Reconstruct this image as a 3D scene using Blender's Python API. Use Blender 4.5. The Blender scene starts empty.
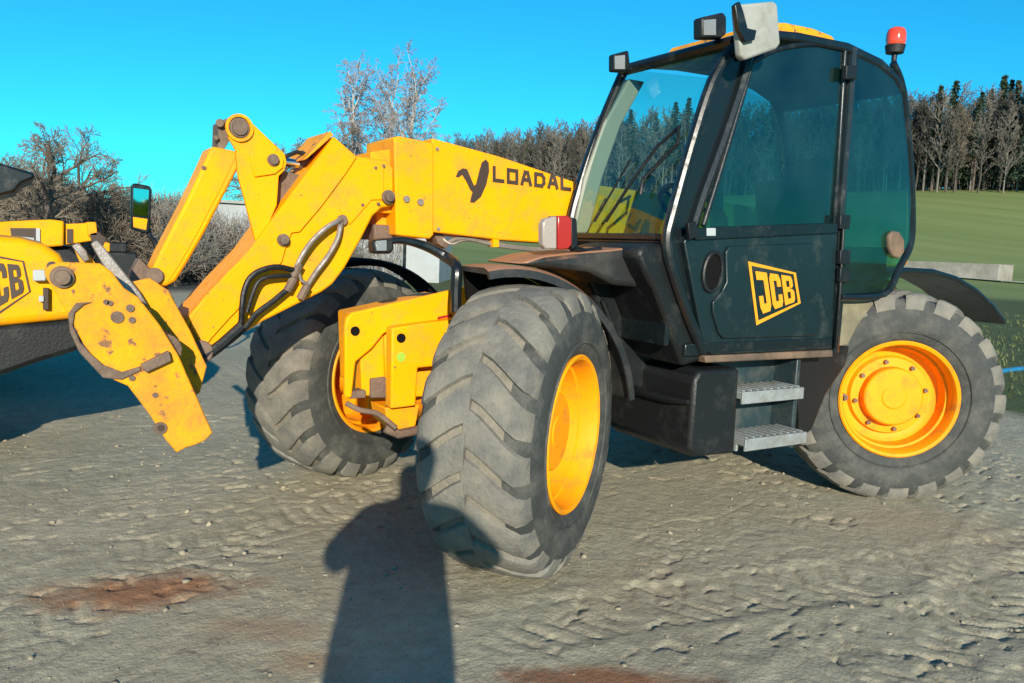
import bpy, bmesh, math, random
import numpy as np
from mathutils import Vector, Matrix, Euler
random.seed(7); rng = np.random.default_rng(7)
R = math.radians
scene = bpy.context.scene
COL = scene.collection

# ------------------------------------------------------------------ camera
CAM = np.array([3.1256, 3.7007, 1.3709]); YAW, PITCH, ROLL, FOC = -0.55263, 0.116196, 0.04088, 806.1
fw = np.array([math.sin(YAW)*math.cos(PITCH), -math.cos(YAW)*math.cos(PITCH), -math.sin(PITCH)])
rt = np.cross(fw, [0, 0, 1]); rt /= np.linalg.norm(rt); up = np.cross(rt, fw)
rt, up = math.cos(ROLL)*rt+math.sin(ROLL)*up, -math.sin(ROLL)*rt+math.cos(ROLL)*up
cd = bpy.data.cameras.new('camera'); cam = bpy.data.objects.new('camera', cd); COL.objects.link(cam)
m = Matrix(((rt[0], up[0], -fw[0]), (rt[1], up[1], -fw[1]), (rt[2], up[2], -fw[2])))
cam.matrix_world = Matrix.Translation(Vector(CAM)) @ m.to_4x4()
cd.sensor_width = 36; cd.lens = 36*FOC/1024; cd.clip_end = 3000; cd.clip_start = 0.02
scene.camera = cam

# ------------------------------------------------------------------ light
SUN = np.array([0.3999, 0.8621, 0.3110])
elev = math.asin(SUN[2]); az = math.atan2(SUN[0], SUN[1])
w = bpy.data.worlds.new('World'); scene.world = w; w.use_nodes = True
nt = w.node_tree; nt.nodes.clear()
sky = nt.nodes.new('ShaderNodeTexSky'); sky.sky_type = 'NISHITA'; sky.sun_disc = False
sky.sun_elevation = elev; sky.sun_rotation = az; sky.air_density = 1.0; sky.dust_density = 0.0; sky.ozone_density = 3.0
tint = nt.nodes.new('ShaderNodeMix'); tint.data_type = 'RGBA'; tint.blend_type = 'MULTIPLY'
tint.inputs['Factor'].default_value = 1.0; tint.inputs['B'].default_value = (0.14, 1.42, 1.80, 1)
bg = nt.nodes.new('ShaderNodeBackground'); bg.inputs['Strength'].default_value = 0.07
wo = nt.nodes.new('ShaderNodeOutputWorld')
nt.links.new(sky.outputs[0], tint.inputs['A']); nt.links.new(tint.outputs['Result'], bg.inputs['Color'])
nt.links.new(bg.outputs[0], wo.inputs['Surface'])
sl = bpy.data.lights.new('sun', 'SUN'); sl.energy = 5.0; sl.angle = R(0.5); sl.color = (1.0, 0.90, 0.74)
so = bpy.data.objects.new('sun', sl); COL.objects.link(so)
so.rotation_euler = Vector(SUN).to_track_quat('Z', 'Y').to_euler(); so.location = (8, 16, 8)
scene.view_settings.view_transform = 'Standard'; scene.view_settings.look = 'None'
scene.view_settings.exposure = 0.45; scene.view_settings.gamma = 1
scene.view_settings.use_curve_mapping = False

# ------------------------------------------------------------------ helpers
def ray(px, py):
    return fw+rt*(px-512)/FOC+up*(341.5-py)/FOC
def P(px, py, Y):                      # a point of the machine on the lengthwise plane y = Y
    d = ray(px, py); t = (Y-CAM[1])/d[1]; return CAM+d*t
def PX(px, py, X):
    d = ray(px, py); t = (X-CAM[0])/d[0]; return CAM+d*t
def PD(px, depth):                     # ground position at a pixel column and distance
    d = fw+rt*(px-512)/FOC; d = d/np.hypot(d[0], d[1])*depth; return CAM[0]+d[0], CAM[1]+d[1]

class MB:
    def __init__(s): s.v = []; s.f = []; s.mi = []; s.ch = []
    def add(s, vs, fs, mi=0):
        s.ch.append((len(s.v), len(s.f)))
        o = len(s.v); s.v += [tuple(map(float, p)) for p in vs]; s.f += [tuple(i+o for i in f) for f in fs]; s.mi += [mi]*len(fs); return s
    def box(s, c, sz, rot=None, mi=0):
        x, y, z = [q/2 for q in sz]
        vs = [Vector((a*x, b*y, d*z)) for a in (-1, 1) for b in (-1, 1) for d in (-1, 1)]
        if rot is not None: M = Euler(rot).to_matrix(); vs = [M @ q for q in vs]
        c = Vector(c)
        return s.add([q+c for q in vs], [(0, 1, 3, 2), (4, 6, 7, 5), (0, 4, 5, 1), (2, 3, 7, 6), (0, 2, 6, 4), (1, 5, 7, 3)], mi)
    def prism(s, pts, off, mi=0):      # closed outline pushed along a vector
        pts = [Vector(p) for p in pts]; off = Vector(off); n = len(pts)
        return s.add(pts+[p+off for p in pts], [tuple(range(n)), tuple(range(2*n-1, n-1, -1))]+[(i, i+n, (i+1) % n+n, (i+1) % n) for i in range(n)], mi)
    def slab(s, px, Yn, Yf, mi=0):     # outline on the plane y = Yn, thickness back to Yf
        return s.prism([P(a, b, Yn) for a, b in px], (0, Yf-Yn, 0), mi)
    def tube(s, path, r, n=8, mi=0, caps=True, closed=False):
        path = [Vector(p) for p in path]; k = len(path); rs = list(r) if hasattr(r, '__len__') else [r]*k
        if k >= 4 and n in (8, 10) and not closed:      # round the bends
            pp, r2 = [], []
            for i in range(k-1):
                a0, a1, a2, a3 = path[max(i-1, 0)], path[i], path[i+1], path[min(i+2, k-1)]
                for j in range(4):
                    t = j/4; pp.append(.5*((2*a1)+(a2-a0)*t+(2*a0-5*a1+4*a2-a3)*t*t+(3*a1-a0-3*a2+a3)*t*t*t)); r2.append(rs[i]*(1-t)+rs[i+1]*t)
            path, rs = pp+[path[-1]], r2+[rs[-1]]; k = len(path)
        vs = []; ref = None
        for i, p in enumerate(path):
            a = path[i-1] if i > 0 or closed else path[0]; b = path[(i+1) % k] if i < k-1 or closed else path[-1]
            t = (b-a).normalized()
            if ref is None: ref = t.orthogonal().normalized()
            u = (ref-t*ref.dot(t))
            u = u.normalized() if u.length > 1e-6 else t.orthogonal().normalized()
            ref = u; w_ = t.cross(u)
            for j in range(n):
                an = 2*math.pi*j/n; vs.append(p+(u*math.cos(an)+w_*math.sin(an))*rs[i])
        fs = []
        for i in range(k if closed else k-1):
            i2 = (i+1) % k
            for j in range(n): fs.append((i*n+j, i*n+(j+1) % n, i2*n+(j+1) % n, i2*n+j))
        if caps and not closed: fs += [tuple(range(n-1, -1, -1)), tuple((k-1)*n+j for j in range(n))]
        return s.add(vs, fs, mi)
    def lathe(s, prof, c, ax, n=48, mi=0, mis=None):   # prof (along axis, radius)
        c = Vector(c); ax = Vector(ax).normalized(); u = ax.cross(Vector((0, 0, 1)))
        u = u.normalized() if u.length > 1e-4 else Vector((1, 0, 0)); w_ = ax.cross(u)
        vs = []; k = len(prof)
        for a, r in prof:
            for j in range(n):
                an = 2*math.pi*j/n; vs.append(c+ax*a+(u*math.cos(an)+w_*math.sin(an))*r)
        s.ch.append((len(s.v), len(s.f)))
        o = len(s.v); s.v += [tuple(q) for q in vs]
        for i in range(k-1):
            for j in range(n):
                s.f.append((o+i*n+j, o+(i+1)*n+j, o+(i+1)*n+(j+1) % n, o+i*n+(j+1) % n)); s.mi.append(mis[i] if mis else mi)
        return s
    def disc(s, c, ax, r, h, n=24, mi=0):
        return s.lathe([(0, 0.0005), (0, r), (h, r), (h, 0.0005)], c, ax, n, mi)
    def build(s, name, mats, parent=None, smooth=35, bevel=0, seg=2, fix=True):
        me = bpy.data.meshes.new(name); me.from_pydata(s.v, [], s.f)
        for mm in (mats if isinstance(mats, (list, tuple)) else [mats]): me.materials.append(mm)
        me.polygons.foreach_set('material_index', s.mi)
        if fix:
            bm = bmesh.new(); bm.from_mesh(me); bmesh.ops.recalc_face_normals(bm, faces=bm.faces); bm.to_mesh(me); bm.free()
        if smooth: me.shade_smooth(); me.set_sharp_from_angle(angle=R(smooth))
        o = bpy.data.objects.new(name, me); COL.objects.link(o)
        if parent is not None:
            o.parent = parent; o.matrix_parent_inverse = Matrix.Translation(-Vector(WL.get(parent.name, (0, 0, 0))))
        if bevel:
            b = o.modifiers.new('bevel', 'BEVEL'); b.width = bevel; b.segments = seg; b.limit_method = 'ANGLE'; b.angle_limit = R(40)
        return o
WL = {}                                # world position of every Empty
def each(mb, name, mats, parent=None, **kw):          # every added piece becomes an object of its own
    out = []; ch = mb.ch+[(len(mb.v), len(mb.f))]
    for (v0, f0), (v1, f1) in zip(ch[:-1], ch[1:]):
        q = MB(); q.v = mb.v[v0:v1]; q.f = [tuple(i-v0 for i in f) for f in mb.f[f0:f1]]; q.mi = mb.mi[f0:f1]
        out.append(q.build(name, mats, parent, **kw))
    return out
def tag(o, label=None, cat=None, group=None, kind=None):
    if label: o['label'] = label
    if cat: o['category'] = cat
    if group: o['group'] = group
    if kind: o['kind'] = kind
    return o
def empty(name, loc=(0, 0, 0), parent=None, rz=0):
    o = bpy.data.objects.new(name, None); COL.objects.link(o); o.location = loc; o.rotation_euler[2] = rz
    o.empty_display_size = .1
    if parent is not None: o.parent = parent
    WL[o.name] = loc
    return o

# ------------------------------------------------------------------ materials
def mat(name, col, rough=.5, metal=0, dirt=None, damt=0, dscale=6, var=.08, bump=0, bscale=40, spec=.5, coat=0, col2=None, c2amt=0, c2scale=2, detail=6):
    mm = bpy.data.materials.new(name); mm.use_nodes = True; n = mm.node_tree; N = n.nodes; L = n.links
    b = N['Principled BSDF']; b.inputs['Roughness'].default_value = rough; b.inputs['Metallic'].default_value = metal
    b.inputs['Specular IOR Level'].default_value = spec; b.inputs['Coat Weight'].default_value = coat; b.inputs['Coat Roughness'].default_value = .12
    tc = N.new('ShaderNodeTexCoord')
    def noise(sc, det=detail, ro=.6):
        t = N.new('ShaderNodeTexNoise'); t.inputs['Scale'].default_value = sc; t.inputs['Detail'].default_value = det; t.inputs['Roughness'].default_value = ro
        L.new(tc.outputs['Object'], t.inputs['Vector']); return t
    def mixc(f, a, bb):
        x = N.new('ShaderNodeMix'); x.data_type = 'RGBA'
        if isinstance(f, float): x.inputs['Factor'].default_value = f
        else: L.new(f, x.inputs['Factor'])
        for k, q in (('A', a), ('B', bb)):
            if isinstance(q, tuple): x.inputs[k].default_value = (*q[:3], 1)
            else: L.new(q, x.inputs[k])
        return x.outputs['Result']
    def ramp(src, a, bb):
        r_ = N.new('ShaderNodeMapRange'); r_.inputs['From Min'].default_value = a; r_.inputs['From Max'].default_value = bb
        L.new(src, r_.inputs['Value']); return r_.outputs['Result']
    n1 = noise(dscale*.35)
    lo = tuple(c*(1-var) for c in col); hi = tuple(min(1, c*(1+var)) for c in col)
    c = mixc(ramp(n1.outputs['Fac'], .3, .7), lo, hi)
    if col2 is not None:
        n3 = noise(c2scale); c = mixc(ramp(n3.outputs['Fac'], .62-c2amt*.35, .66-c2amt*.2), c, col2)
    if dirt is not None:
        n2 = noise(dscale, 10, .7); f = ramp(n2.outputs['Fac'], .66-damt*.45, .95-damt*.35)
        cl = N.new('ShaderNodeMath'); cl.operation = 'MULTIPLY'; cl.use_clamp = True; L.new(f, cl.inputs[0]); cl.inputs[1].default_value = .92
        c = mixc(cl.outputs[0], c, dirt)
        rr = N.new('ShaderNodeMapRange'); rr.inputs['To Min'].default_value = rough; rr.inputs['To Max'].default_value = .9
        L.new(cl.outputs[0], rr.inputs['Value']); L.new(rr.outputs['Result'], b.inputs['Roughness'])
    L.new(c, b.inputs['Base Color'])
    if bump:
        bt = noise(bscale, 5, .6); bp = N.new('ShaderNodeBump'); bp.inputs['Strength'].default_value = bump; bp.inputs['Distance'].default_value = .01
        L.new(bt.outputs['Fac'], bp.inputs['Height']); L.new(bp.outputs['Normal'], b.inputs['Normal'])
    return mm
MUD = (.20, .165, .115)
M = {}
M['yellow'] = mat('yellow_paint', (.93, .372, .002), .45, 0, (.44, .22, .05), .42, 7, .07, .18, 30, spec=.14, col2=(.22, .12, .05), c2amt=-.15, c2scale=26)
M['yellow_worn'] = mat('worn_yellow_paint', (.88, .35, .008), .5, 0, (.34, .15, .05), .50, 8, .10, .3, 30, col2=(.20, .11, .06), c2amt=.10, c2scale=17, spec=.15)
M['orange'] = mat('orange_wheel_paint', (.92, .33, .002), .58, 0, (.30, .14, .04), .36, 9, .06, .12, 30, spec=.25)
M['rust'] = mat('rusty_worn_steel', (.14, .095, .07), .7, .2, (.26, .19, .13), .5, 14, .3, .5, 60)
M['steel'] = mat('worn_steel', (.34, .31, .28), .5, .6, (.16, .11, .07), .5, 12, .2, .3, 60)
M['chrome'] = mat('bright_rod', (.72, .72, .72), .18, 1.0)
M['black'] = mat('black_plastic', (.008, .010, .011), .45, 0, (.05, .053, .046), .30, 5, .2, .25, 60, spec=.4)
M['blackp'] = mat('black_paint', (.006, .010, .012), .32, 0, (.045, .05, .045), .28, 7, .2, .1, 40)
M['door'] = mat('dusty_dark_door_paint', (.007, .017, .020), .33, 0, (.06, .07, .06), .30, 5, .2, .08, 40)
M['dustblack'] = mat('dusty_black_plastic', (.035, .032, .03), .55, 0, (.24, .155, .095), .85, 4, .2, .2, 50)
def dusttop():
    mm = mat('black_plastic_with_settled_dust', (.020, .022, .022), .5, 0, (.06, .055, .045), .4, 5, .2, .2, 50); n = mm.node_tree; N = n.nodes; L = n.links; b = N['Principled BSDF']
    src = b.inputs['Base Color'].links[0].from_socket
    g = N.new('ShaderNodeNewGeometry'); sp = N.new('ShaderNodeSeparateXYZ'); L.new(g.outputs['True Normal'], sp.inputs[0])
    no = N.new('ShaderNodeTexNoise'); no.inputs['Scale'].default_value = 6; no.inputs['Detail'].default_value = 8; tc = N.new('ShaderNodeTexCoord'); L.new(tc.outputs['Object'], no.inputs['Vector'])
    a = N.new('ShaderNodeMath'); a.operation = 'ADD'; L.new(sp.outputs['Z'], a.inputs[0]); L.new(no.outputs['Fac'], a.inputs[1])
    r_ = N.new('ShaderNodeMapRange'); r_.inputs['From Min'].default_value = .85; r_.inputs['From Max'].default_value = 1.35; L.new(a.outputs[0], r_.inputs['Value'])
    x = N.new('ShaderNodeMix'); x.data_type = 'RGBA'; L.new(r_.outputs['Result'], x.inputs['Factor']); L.new(src, x.inputs['A']); x.inputs['B'].default_value = (.34, .165, .09, 1)
    L.new(x.outputs['Result'], b.inputs['Base Color']); return mm
M['dusttop'] = dusttop()
M['rubber'] = mat('tyre_rubber', (.04, .045, .043), .75, 0, (.15, .145, .12), .45, 7, .2, .4, 70)
M['tread'] = mat('dusty_tread_rubber', (.115, .115, .105), .85, 0, (.24, .22, .175), .72, 9, .25, .6, 60)
M['groove'] = mat('muddy_groove', (.15, .135, .105), .9, 0, (.25, .225, .175), .8, 9, .2, .6, 60)
M['tread2'] = mat('dark_tread_rubber', (.055, .058, .052), .85, 0, (.19, .17, .13), .6, 9, .25, .6, 60)
M['alu'] = mat('step_metal', (.30, .33, .33), .5, .3, (.16, .14, .10), .5, 14, .2, .4, 60)
M['red'] = mat('red_lens', (.36, .02, .015), .2)
M['white_lens'] = mat('pale_lens', (.36, .31, .27), .25, bump=.2)
M['lamp'] = mat('lamp_lens', (.30, .32, .32), .12, .3, bump=.4, bscale=150)
M['orange_lens'] = mat('red_orange_beacon', (.85, .06, .02), .15, coat=.6)
M['grey'] = mat('grey_mirror_back', (.30, .31, .28), .55, 0, (.20, .19, .15), .5, 12, .15, .2, 50)
M['mirror'] = mat('mirror_glass', (.25, .60, .62), .04, 1.0, var=.01)
M['void'] = mat('flat_black', (.006, .006, .006), .9, spec=.1)  # near-black, mostly put where holes and gaps lie in shade
M['mark'] = mat('dark_decal', (.05, .03, .02), .5)
M['emblem'] = mat('yellow_decal', (.80, .33, .01), .5, 0, (.2, .15, .06), .25, 10)
M['whited'] = mat('pale_sticker', (.38, .42, .42), .5)
M['green_d'] = mat('green_decal', (.30, .50, .05), .5)
M['seat'] = mat('dark_seat_cloth', (.03, .035, .035), .9)
M['tankb'] = mat('blue_grey_step_panel', (.02, .038, .045), .4, 0, (.10, .10, .08), .4, 6, .2, .1)
M['skin'] = mat('skin', (.5, .3, .2), .6)
M['jacket'] = mat('dark_jacket', (.03, .035, .06), .9)
def glass(name, col, refl=.10):
    mm = bpy.data.materials.new(name); mm.use_nodes = True; n = mm.node_tree; N = n.nodes; L = n.links; N.clear()
    t = N.new('ShaderNodeBsdfTransparent'); t.inputs[0].default_value = (*col, 1)
    g = N.new('ShaderNodeBsdfGlossy'); g.inputs['Roughness'].default_value = .03; g.inputs['Color'].default_value = (.8, .95, 1, 1)
    d = N.new('ShaderNodeBsdfDiffuse'); d.inputs[0].default_value = (.10, .24, .24, 1)
    tc = N.new('ShaderNodeTexCoord'); no = N.new('ShaderNodeTexNoise'); no.inputs['Scale'].default_value = 3; no.inputs['Detail'].default_value = 8
    L.new(tc.outputs['Object'], no.inputs['Vector'])
    mr = N.new('ShaderNodeMapRange'); mr.inputs['From Min'].default_value = .35; mr.inputs['From Max'].default_value = .8; mr.inputs['To Min'].default_value = .015; mr.inputs['To Max'].default_value = .10
    L.new(no.outputs['Fac'], mr.inputs['Value'])
    lw = N.new('ShaderNodeLayerWeight'); lw.inputs['Blend'].default_value = .5
    pw = N.new('ShaderNodeMath'); pw.operation = 'POWER'; L.new(lw.outputs['Facing'], pw.inputs[0]); pw.inputs[1].default_value = 4
    f = N.new('ShaderNodeMath'); f.operation = 'MULTIPLY_ADD'; L.new(pw.outputs[0], f.inputs[0]); f.inputs[1].default_value = .9; f.inputs[2].default_value = .05
    m1 = N.new('ShaderNodeMixShader'); L.new(mr.outputs['Result'], m1.inputs[0]); L.new(t.outputs[0], m1.inputs[1]); L.new(d.outputs[0], m1.inputs[2])
    m2 = N.new('ShaderNodeMixShader'); L.new(f.outputs[0], m2.inputs[0]); L.new(m1.outputs[0], m2.inputs[1]); L.new(g.outputs[0], m2.inputs[2])
    o = N.new('ShaderNodeOutputMaterial'); L.new(m2.outputs[0], o.inputs['Surface']); return mm
M['glass'] = glass('tinted_glass', (.31, .60, .60)); M['glass1'] = glass('thin_tinted_glass', (.34, .70, .70)); M['glass2'] = glass('clear_glass', (.74, .90, .86)); M['glass3'] = glass('far_side_glass', (.62, .86, .80)); M['trim'] = mat('beige_pillar_trim', (.27, .28, .22), .6)
M['bark'] = mat('grey_brown_bark', (.11, .085, .07), .9, 0, None, 0, 3, .3)
M['twig'] = mat('pale_brown_twigs', (.19, .155, .115), .9, 0, None, 0, 1, .3)
M['twig_grey'] = mat('grey_twigs', (.225, .21, .18), .9, 0, None, 0, 1, .25)
M['forest_twig'] = mat('dark_twigs', (.075, .072, .060), .9)
M['forest_twig2'] = mat('brown_grey_twigs', (.15, .135, .115), .9)
M['forest_bark'] = mat('dark_bark', (.07, .06, .05), .9)
M['birch_far'] = mat('grey_bark', (.16, .145, .125), .8, 0, (.08, .07, .06), .3, 2, .1)
M['birch'] = mat('birch_bark', (.42, .39, .36), .8, 0, (.08, .07, .06), .3, 12, .1)
M['birch_twig'] = mat('birch_twigs', (.25, .225, .22), .9, 0, None, 0, 1, .2)
M['needle'] = mat('dark_conifer_needles', (.03, .06, .03), .9, 0, None, 0, 1, .4)
M['needle2'] = mat('mid_green_conifer_needles', (.05, .075, .03), .9, 0, None, 0, 1, .4)
M['shed'] = mat('pale_grey_sheet', (.33, .37, .38), .6, 0, (.24, .24, .21), .4, .8, .1)
M['concrete'] = mat('grey_concrete', (.30, .28, .24), .9, 0, (.15, .14, .11), .6, 1.2, .15, .4, 20)

# ------------------------------------------------------------------ noise
class VN:
    def __init__(s, seed): s.t = np.random.default_rng(seed).random((256, 256))
    def __call__(s, x, y):
        xi = np.floor(x).astype(int); yi = np.floor(y).astype(int); fx = x-xi; fy = y-yi
        fx = fx*fx*(3-2*fx); fy = fy*fy*(3-2*fy); t = s.t
        a = t[xi & 255, yi & 255]; b = t[(xi+1) & 255, yi & 255]; c = t[xi & 255, (yi+1) & 255]; d = t[(xi+1) & 255, (yi+1) & 255]
        return (a*(1-fx)+b*fx)*(1-fy)+(c*(1-fx)+d*fx)*fy-.5
vn = [VN(i) for i in range(8)]
def sm(t): t = np.clip(t, 0, 1); return t*t*(3-2*t)

# ------------------------------------------------------------------ terrain
fh = np.array([fw[0], fw[1]]); fh /= np.hypot(*fh); rh = np.array([-fh[1], fh[0]])*-1
if rh @ np.array([rt[0], rt[1]]) < 0: rh = -rh
def terrain(x, y):
    dx, dy = x-CAM[0], y-CAM[1]; D = dx*fh[0]+dy*fh[1]; S = dx*rh[0]+dy*rh[1]
    DD = np.maximum(D, 1.0); q = np.clip(S/np.maximum(DD, 30), -1, 1)
    sl = np.interp(q, [-.9, -.30, 0, .65, 1.0], [.0, .008, .062, .110, .118])
    z = sl*(np.clip(D, 0, 190)+np.clip(D-190, 0, 400)*.15)*sm((D-45)/135)
    rr = np.hypot(x-(CAM[0]+.35), y-(CAM[1]+.45)); z = z-.06*sm((1.9-rr)/1.2)
    return z
def near_detail(x, y):
    f = np.zeros_like(x)
    win = np.clip(1-np.maximum(np.abs(x-.6)-9, 0)/5, 0, 1)*np.clip(1-np.maximum(np.abs(y+.5)-9, 0)/5, 0, 1)
    ca, sa = math.cos(.25), math.sin(.25)
    u = x*ca+y*sa; v = -x*sa+y*ca
    f += .030*vn[0](x*.9, y*.9)+.005*vn[1](u*2.2, v*4.4)+.004*vn[2](u*6, v*9)+.004*vn[3](x*17, y*17)+.0035*vn[4](x*43, y*43)
    rough = sm((vn[1](x*.8+5, y*.8)+.18)/.25)
    f += rough*(.003*vn[5](u*11, v*17)+.004*vn[6](x*29, y*29)-.007*sm((.05-np.abs(vn[7](u*7, v*12)))/.05)*sm((vn[3](x*3, y*3)+.05)/.2))
    f += -.014*sm((vn[5](u*14, v*26)-.27)/.07)*sm((vn[0](x*2, y*2)+.1)/.2)                      # small torn pits
    f += -.009*sm((.030-np.abs(vn[6](u*2.0+.7*vn[2](x*4, y*4), v*4.4)))/.035)*sm((vn[1](x*.9, y*.9)-.02)/.15)   # cracks
    # wheel tracks with lug prints
    for (x0, y0, an, wd, amp, L0, L1) in ((-1.2, 2.0, .10, .21, 1, -3, 3.0), (0.4, 1.55, -.13, .2, .9, -2.2, 1.6), (-1.5, 1.55, .42, .2, .8, -2, 3.4), (2.9, .2, .35, .22, .6, -4, 3), (3.6, .9, .5, .2, .6, -4, 4), (-2.5, 3.0, -.1, .22, .9, -3, 3)):
        c, s = math.cos(an), math.sin(an); a = (x-x0)*c+(y-y0)*s; b = -(x-x0)*s+(y-y0)*c+.05*np.sin(a*1.3)
        m_ = sm((wd-np.abs(b))/.05)*sm((a-L0)/.5)*sm((L1-a)/.5)
        ph = (a/.115+np.abs(b)*5.0)*2*np.pi+3*vn[7](a*1.2, b*3)
        k = sm((np.sin(ph)-.35)/.5)*sm((vn[6](x*7, y*7)+.22)/.2)
        f += amp*m_*(-.004-.013*k*(.55+1.3*np.abs(vn[4](x*5, y*5)+.2)))
        f += amp*.008*np.exp(-((np.abs(b)-wd-.03)/.035)**2)*(.6+1.5*vn[3](x*9, y*9))*sm((a-L0)/.5)*sm((L1-a)/.5)
    return .68*f*win
def axis_pts(lo, hi, step, far):
    c = np.arange(lo, hi+1e-6, step); out = []; s = step; p = hi
    while p < far: s = min(s*1.12, 6.0 if p < 280 else 80); p += s; out.append(p)
    o2 = []; s = step; p = lo
    while p > -far: s = min(s*1.12, 6.0 if p > -280 else 80); p -= s; o2.append(p)
    return np.array(o2[::-1]+list(c)+out)
xs = axis_pts(-3.4, 4.4, .012, 900); ys = axis_pts(-2.8, 2.9, .012, 900)
Xg, Yg = np.meshgrid(xs, ys, indexing='ij'); Zg = terrain(Xg, Yg)+near_detail(Xg, Yg)
# tyres sink a little and push the mud up
me = bpy.data.meshes.new('ground'); nv = Xg.size; me.vertices.add(nv)
me.vertices.foreach_set('co', np.stack([Xg, Yg, Zg], -1).ravel())
nx, ny = len(xs), len(ys); ii, jj = np.meshgrid(np.arange(nx-1), np.arange(ny-1), indexing='ij')
a = (ii*ny+jj).ravel(); quads = np.stack([a, a+ny, a+ny+1, a+1], 1)
nf = len(quads); me.loops.add(nf*4); me.polygons.add(nf)
me.loops.foreach_set('vertex_index', quads.ravel()); me.polygons.foreach_set('loop_start', np.arange(nf)*4)
me.polygons.foreach_set('loop_total', np.full(nf, 4)); me.update(); me.shade_smooth()
ground = bpy.data.objects.new('ground', me); COL.objects.link(ground); tag(ground, kind='structure')

def ground_material():
    mm = bpy.data.materials.new('churned_mud_and_grass'); mm.use_nodes = True; n = mm.node_tree; N = n.nodes; L = n.links
    b = N['Principled BSDF']; b.inputs['Roughness'].default_value = .9; b.inputs['Specular IOR Level'].default_value = .25
    g = N.new('ShaderNodeNewGeometry'); sp = N.new('ShaderNodeSeparateXYZ'); L.new(g.outputs['Position'], sp.inputs[0])
    def noise(sc, det=6, ro=.6, vec=None):
        t = N.new('ShaderNodeTexNoise'); t.inputs['Scale'].default_value = sc; t.inputs['Detail'].default_value = det; t.inputs['Roughness'].default_value = ro
        L.new(vec or g.outputs['Position'], t.inputs['Vector']); return t.outputs['Fac']
    def rng_(src, a, bb, c=0, d=1):
        r_ = N.new('ShaderNodeMapRange'); r_.inputs['From Min'].default_value = a; r_.inputs['From Max'].default_value = bb
        r_.inputs['To Min'].default_value = c; r_.inputs['To Max'].default_value = d; L.new(src, r_.inputs['Value']); return r_.outputs['Result']
    def mix(f, a, bb):
        x = N.new('ShaderNodeMix'); x.data_type = 'RGBA'; L.new(f, x.inputs['Factor'])
        for k, q in (('A', a), ('B', bb)):
            if isinstance(q, tuple): x.inputs[k].default_value = (*q, 1)
            else: L.new(q, x.inputs[k])
        return x.outputs['Result']
    def mth(op, a, bb=None):
        x = N.new('ShaderNodeMath'); x.operation = op
        for k, q in ((0, a), (1, bb)):
            if q is None: continue
            if isinstance(q, (int, float)): x.inputs[k].default_value = q
            else: L.new(q, x.inputs[k])
        return x.outputs[0]
    c = mix(rng_(noise(1.1), .35, .65), (.355, .328, .232), (.44, .405, .29))
    c = mix(rng_(noise(9, 8, .7), .40, .75), c, (.27, .245, .17))
    c = mix(rng_(noise(45, 5, .7), .55, .8), c, (.45, .42, .32))
    c = mix(rng_(noise(21, 6, .75), .60, .72), c, (.15, .135, .095))  # dark flecks painted in for the shade of small crevices
    c = mix(rng_(noise(85, 4, .7), .58, .70), c, (.15, .14, .10))
    c = mix(rng_(noise(3.2, 8, .75), .60, .72), c, (.165, .14, .098))
    # red-brown earth patches
    def patch(px, py, rx, ry, ang):
        d = ray(px, py); t = (0-CAM[2])/d[2]; q = CAM+d*t
        mp = N.new('ShaderNodeMapping'); mp.vector_type = 'TEXTURE'; mp.inputs['Location'].default_value = (q[0], q[1], 0)
        mp.inputs['Rotation'].default_value = (0, 0, ang); mp.inputs['Scale'].default_value = (rx, ry, 10)
        L.new(g.outputs['Position'], mp.inputs['Vector'])
        ln = N.new('ShaderNodeVectorMath'); ln.operation = 'LENGTH'; L.new(mp.outputs[0], ln.inputs[0])
        return rng_(mth('ADD', ln.outputs['Value'], rng_(noise(6, 9, .75), 0, 1, -1.1, 1.1)), .45, 1.25, 1, 0)
    angr = math.atan2(rt[1], rt[0])
    for px, py, rx, ry, da, cc in ((138, 592, .38, .17, .28, (.30, .16, .085)), (262, 628, .24, .09, -.1, (.34, .27, .18)), (600, 682, .34, .10, 0, (.27, .14, .075)), (310, 662, .14, .08, 0, (.36, .27, .17))):
        c = mix(patch(px, py, rx, ry, angr+da), c, cc)
    # grass further out and on the far right
    dist = N.new('ShaderNodeVectorMath'); dist.operation = 'DISTANCE'; L.new(g.outputs['Position'], dist.inputs[0]); dist.inputs[1].default_value = (1.5, .5, 0)
    gx = rng_(mth('ADD', sp.outputs['X'], rng_(noise(.6, 6), 0, 1, -1.6, 1.6)), -5.2, -4.6, 1, 0)
    gd = rng_(mth('ADD', sp.outputs['Y'], rng_(noise(.25, 6), 0, 1, -4, 4)), -20, -18.5, 1, 0)
    gm = mth('MAXIMUM', gx, gd)
    grass = mix(rng_(noise(.9, 10, .75), .35, .65), (.05, .075, .022), (.10, .12, .042))
    grass = mix(rng_(noise(7, 8, .8), .45, .8), grass, (.11, .115, .05))
    c = mix(gm, c, grass)
    # dark grey ground at the left rear
    a1 = mth('MULTIPLY', rng_(sp.outputs['Y'], -18, -16, 1, 0), rng_(sp.outputs['Y'], -40, -38, 0, 1))
    a1 = mth('MULTIPLY', a1, rng_(sp.outputs['X'], -6, -4, 0, 1))
    c = mix(a1, c, (.055, .065, .068))
    # the meadow on the hill
    fd = rng_(dist.outputs['Value'], 36, 40, 0, 1)
    wv = N.new('ShaderNodeMapping'); wv.inputs['Rotation'].default_value = (0, 0, -math.atan2(fh[1], fh[0])); wv.inputs['Scale'].default_value = (.16, .012, 0)
    L.new(g.outputs['Position'], wv.inputs['Vector'])
    st = noise(1, 6, .6, wv.outputs[0])
    fld = mix(rng_(st, .35, .65), (.15, .20, .055), (.22, .26, .085))
    fld = mix(rng_(noise(.5, 8, .7), .5, .8), fld, (.22, .235, .09))
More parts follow.
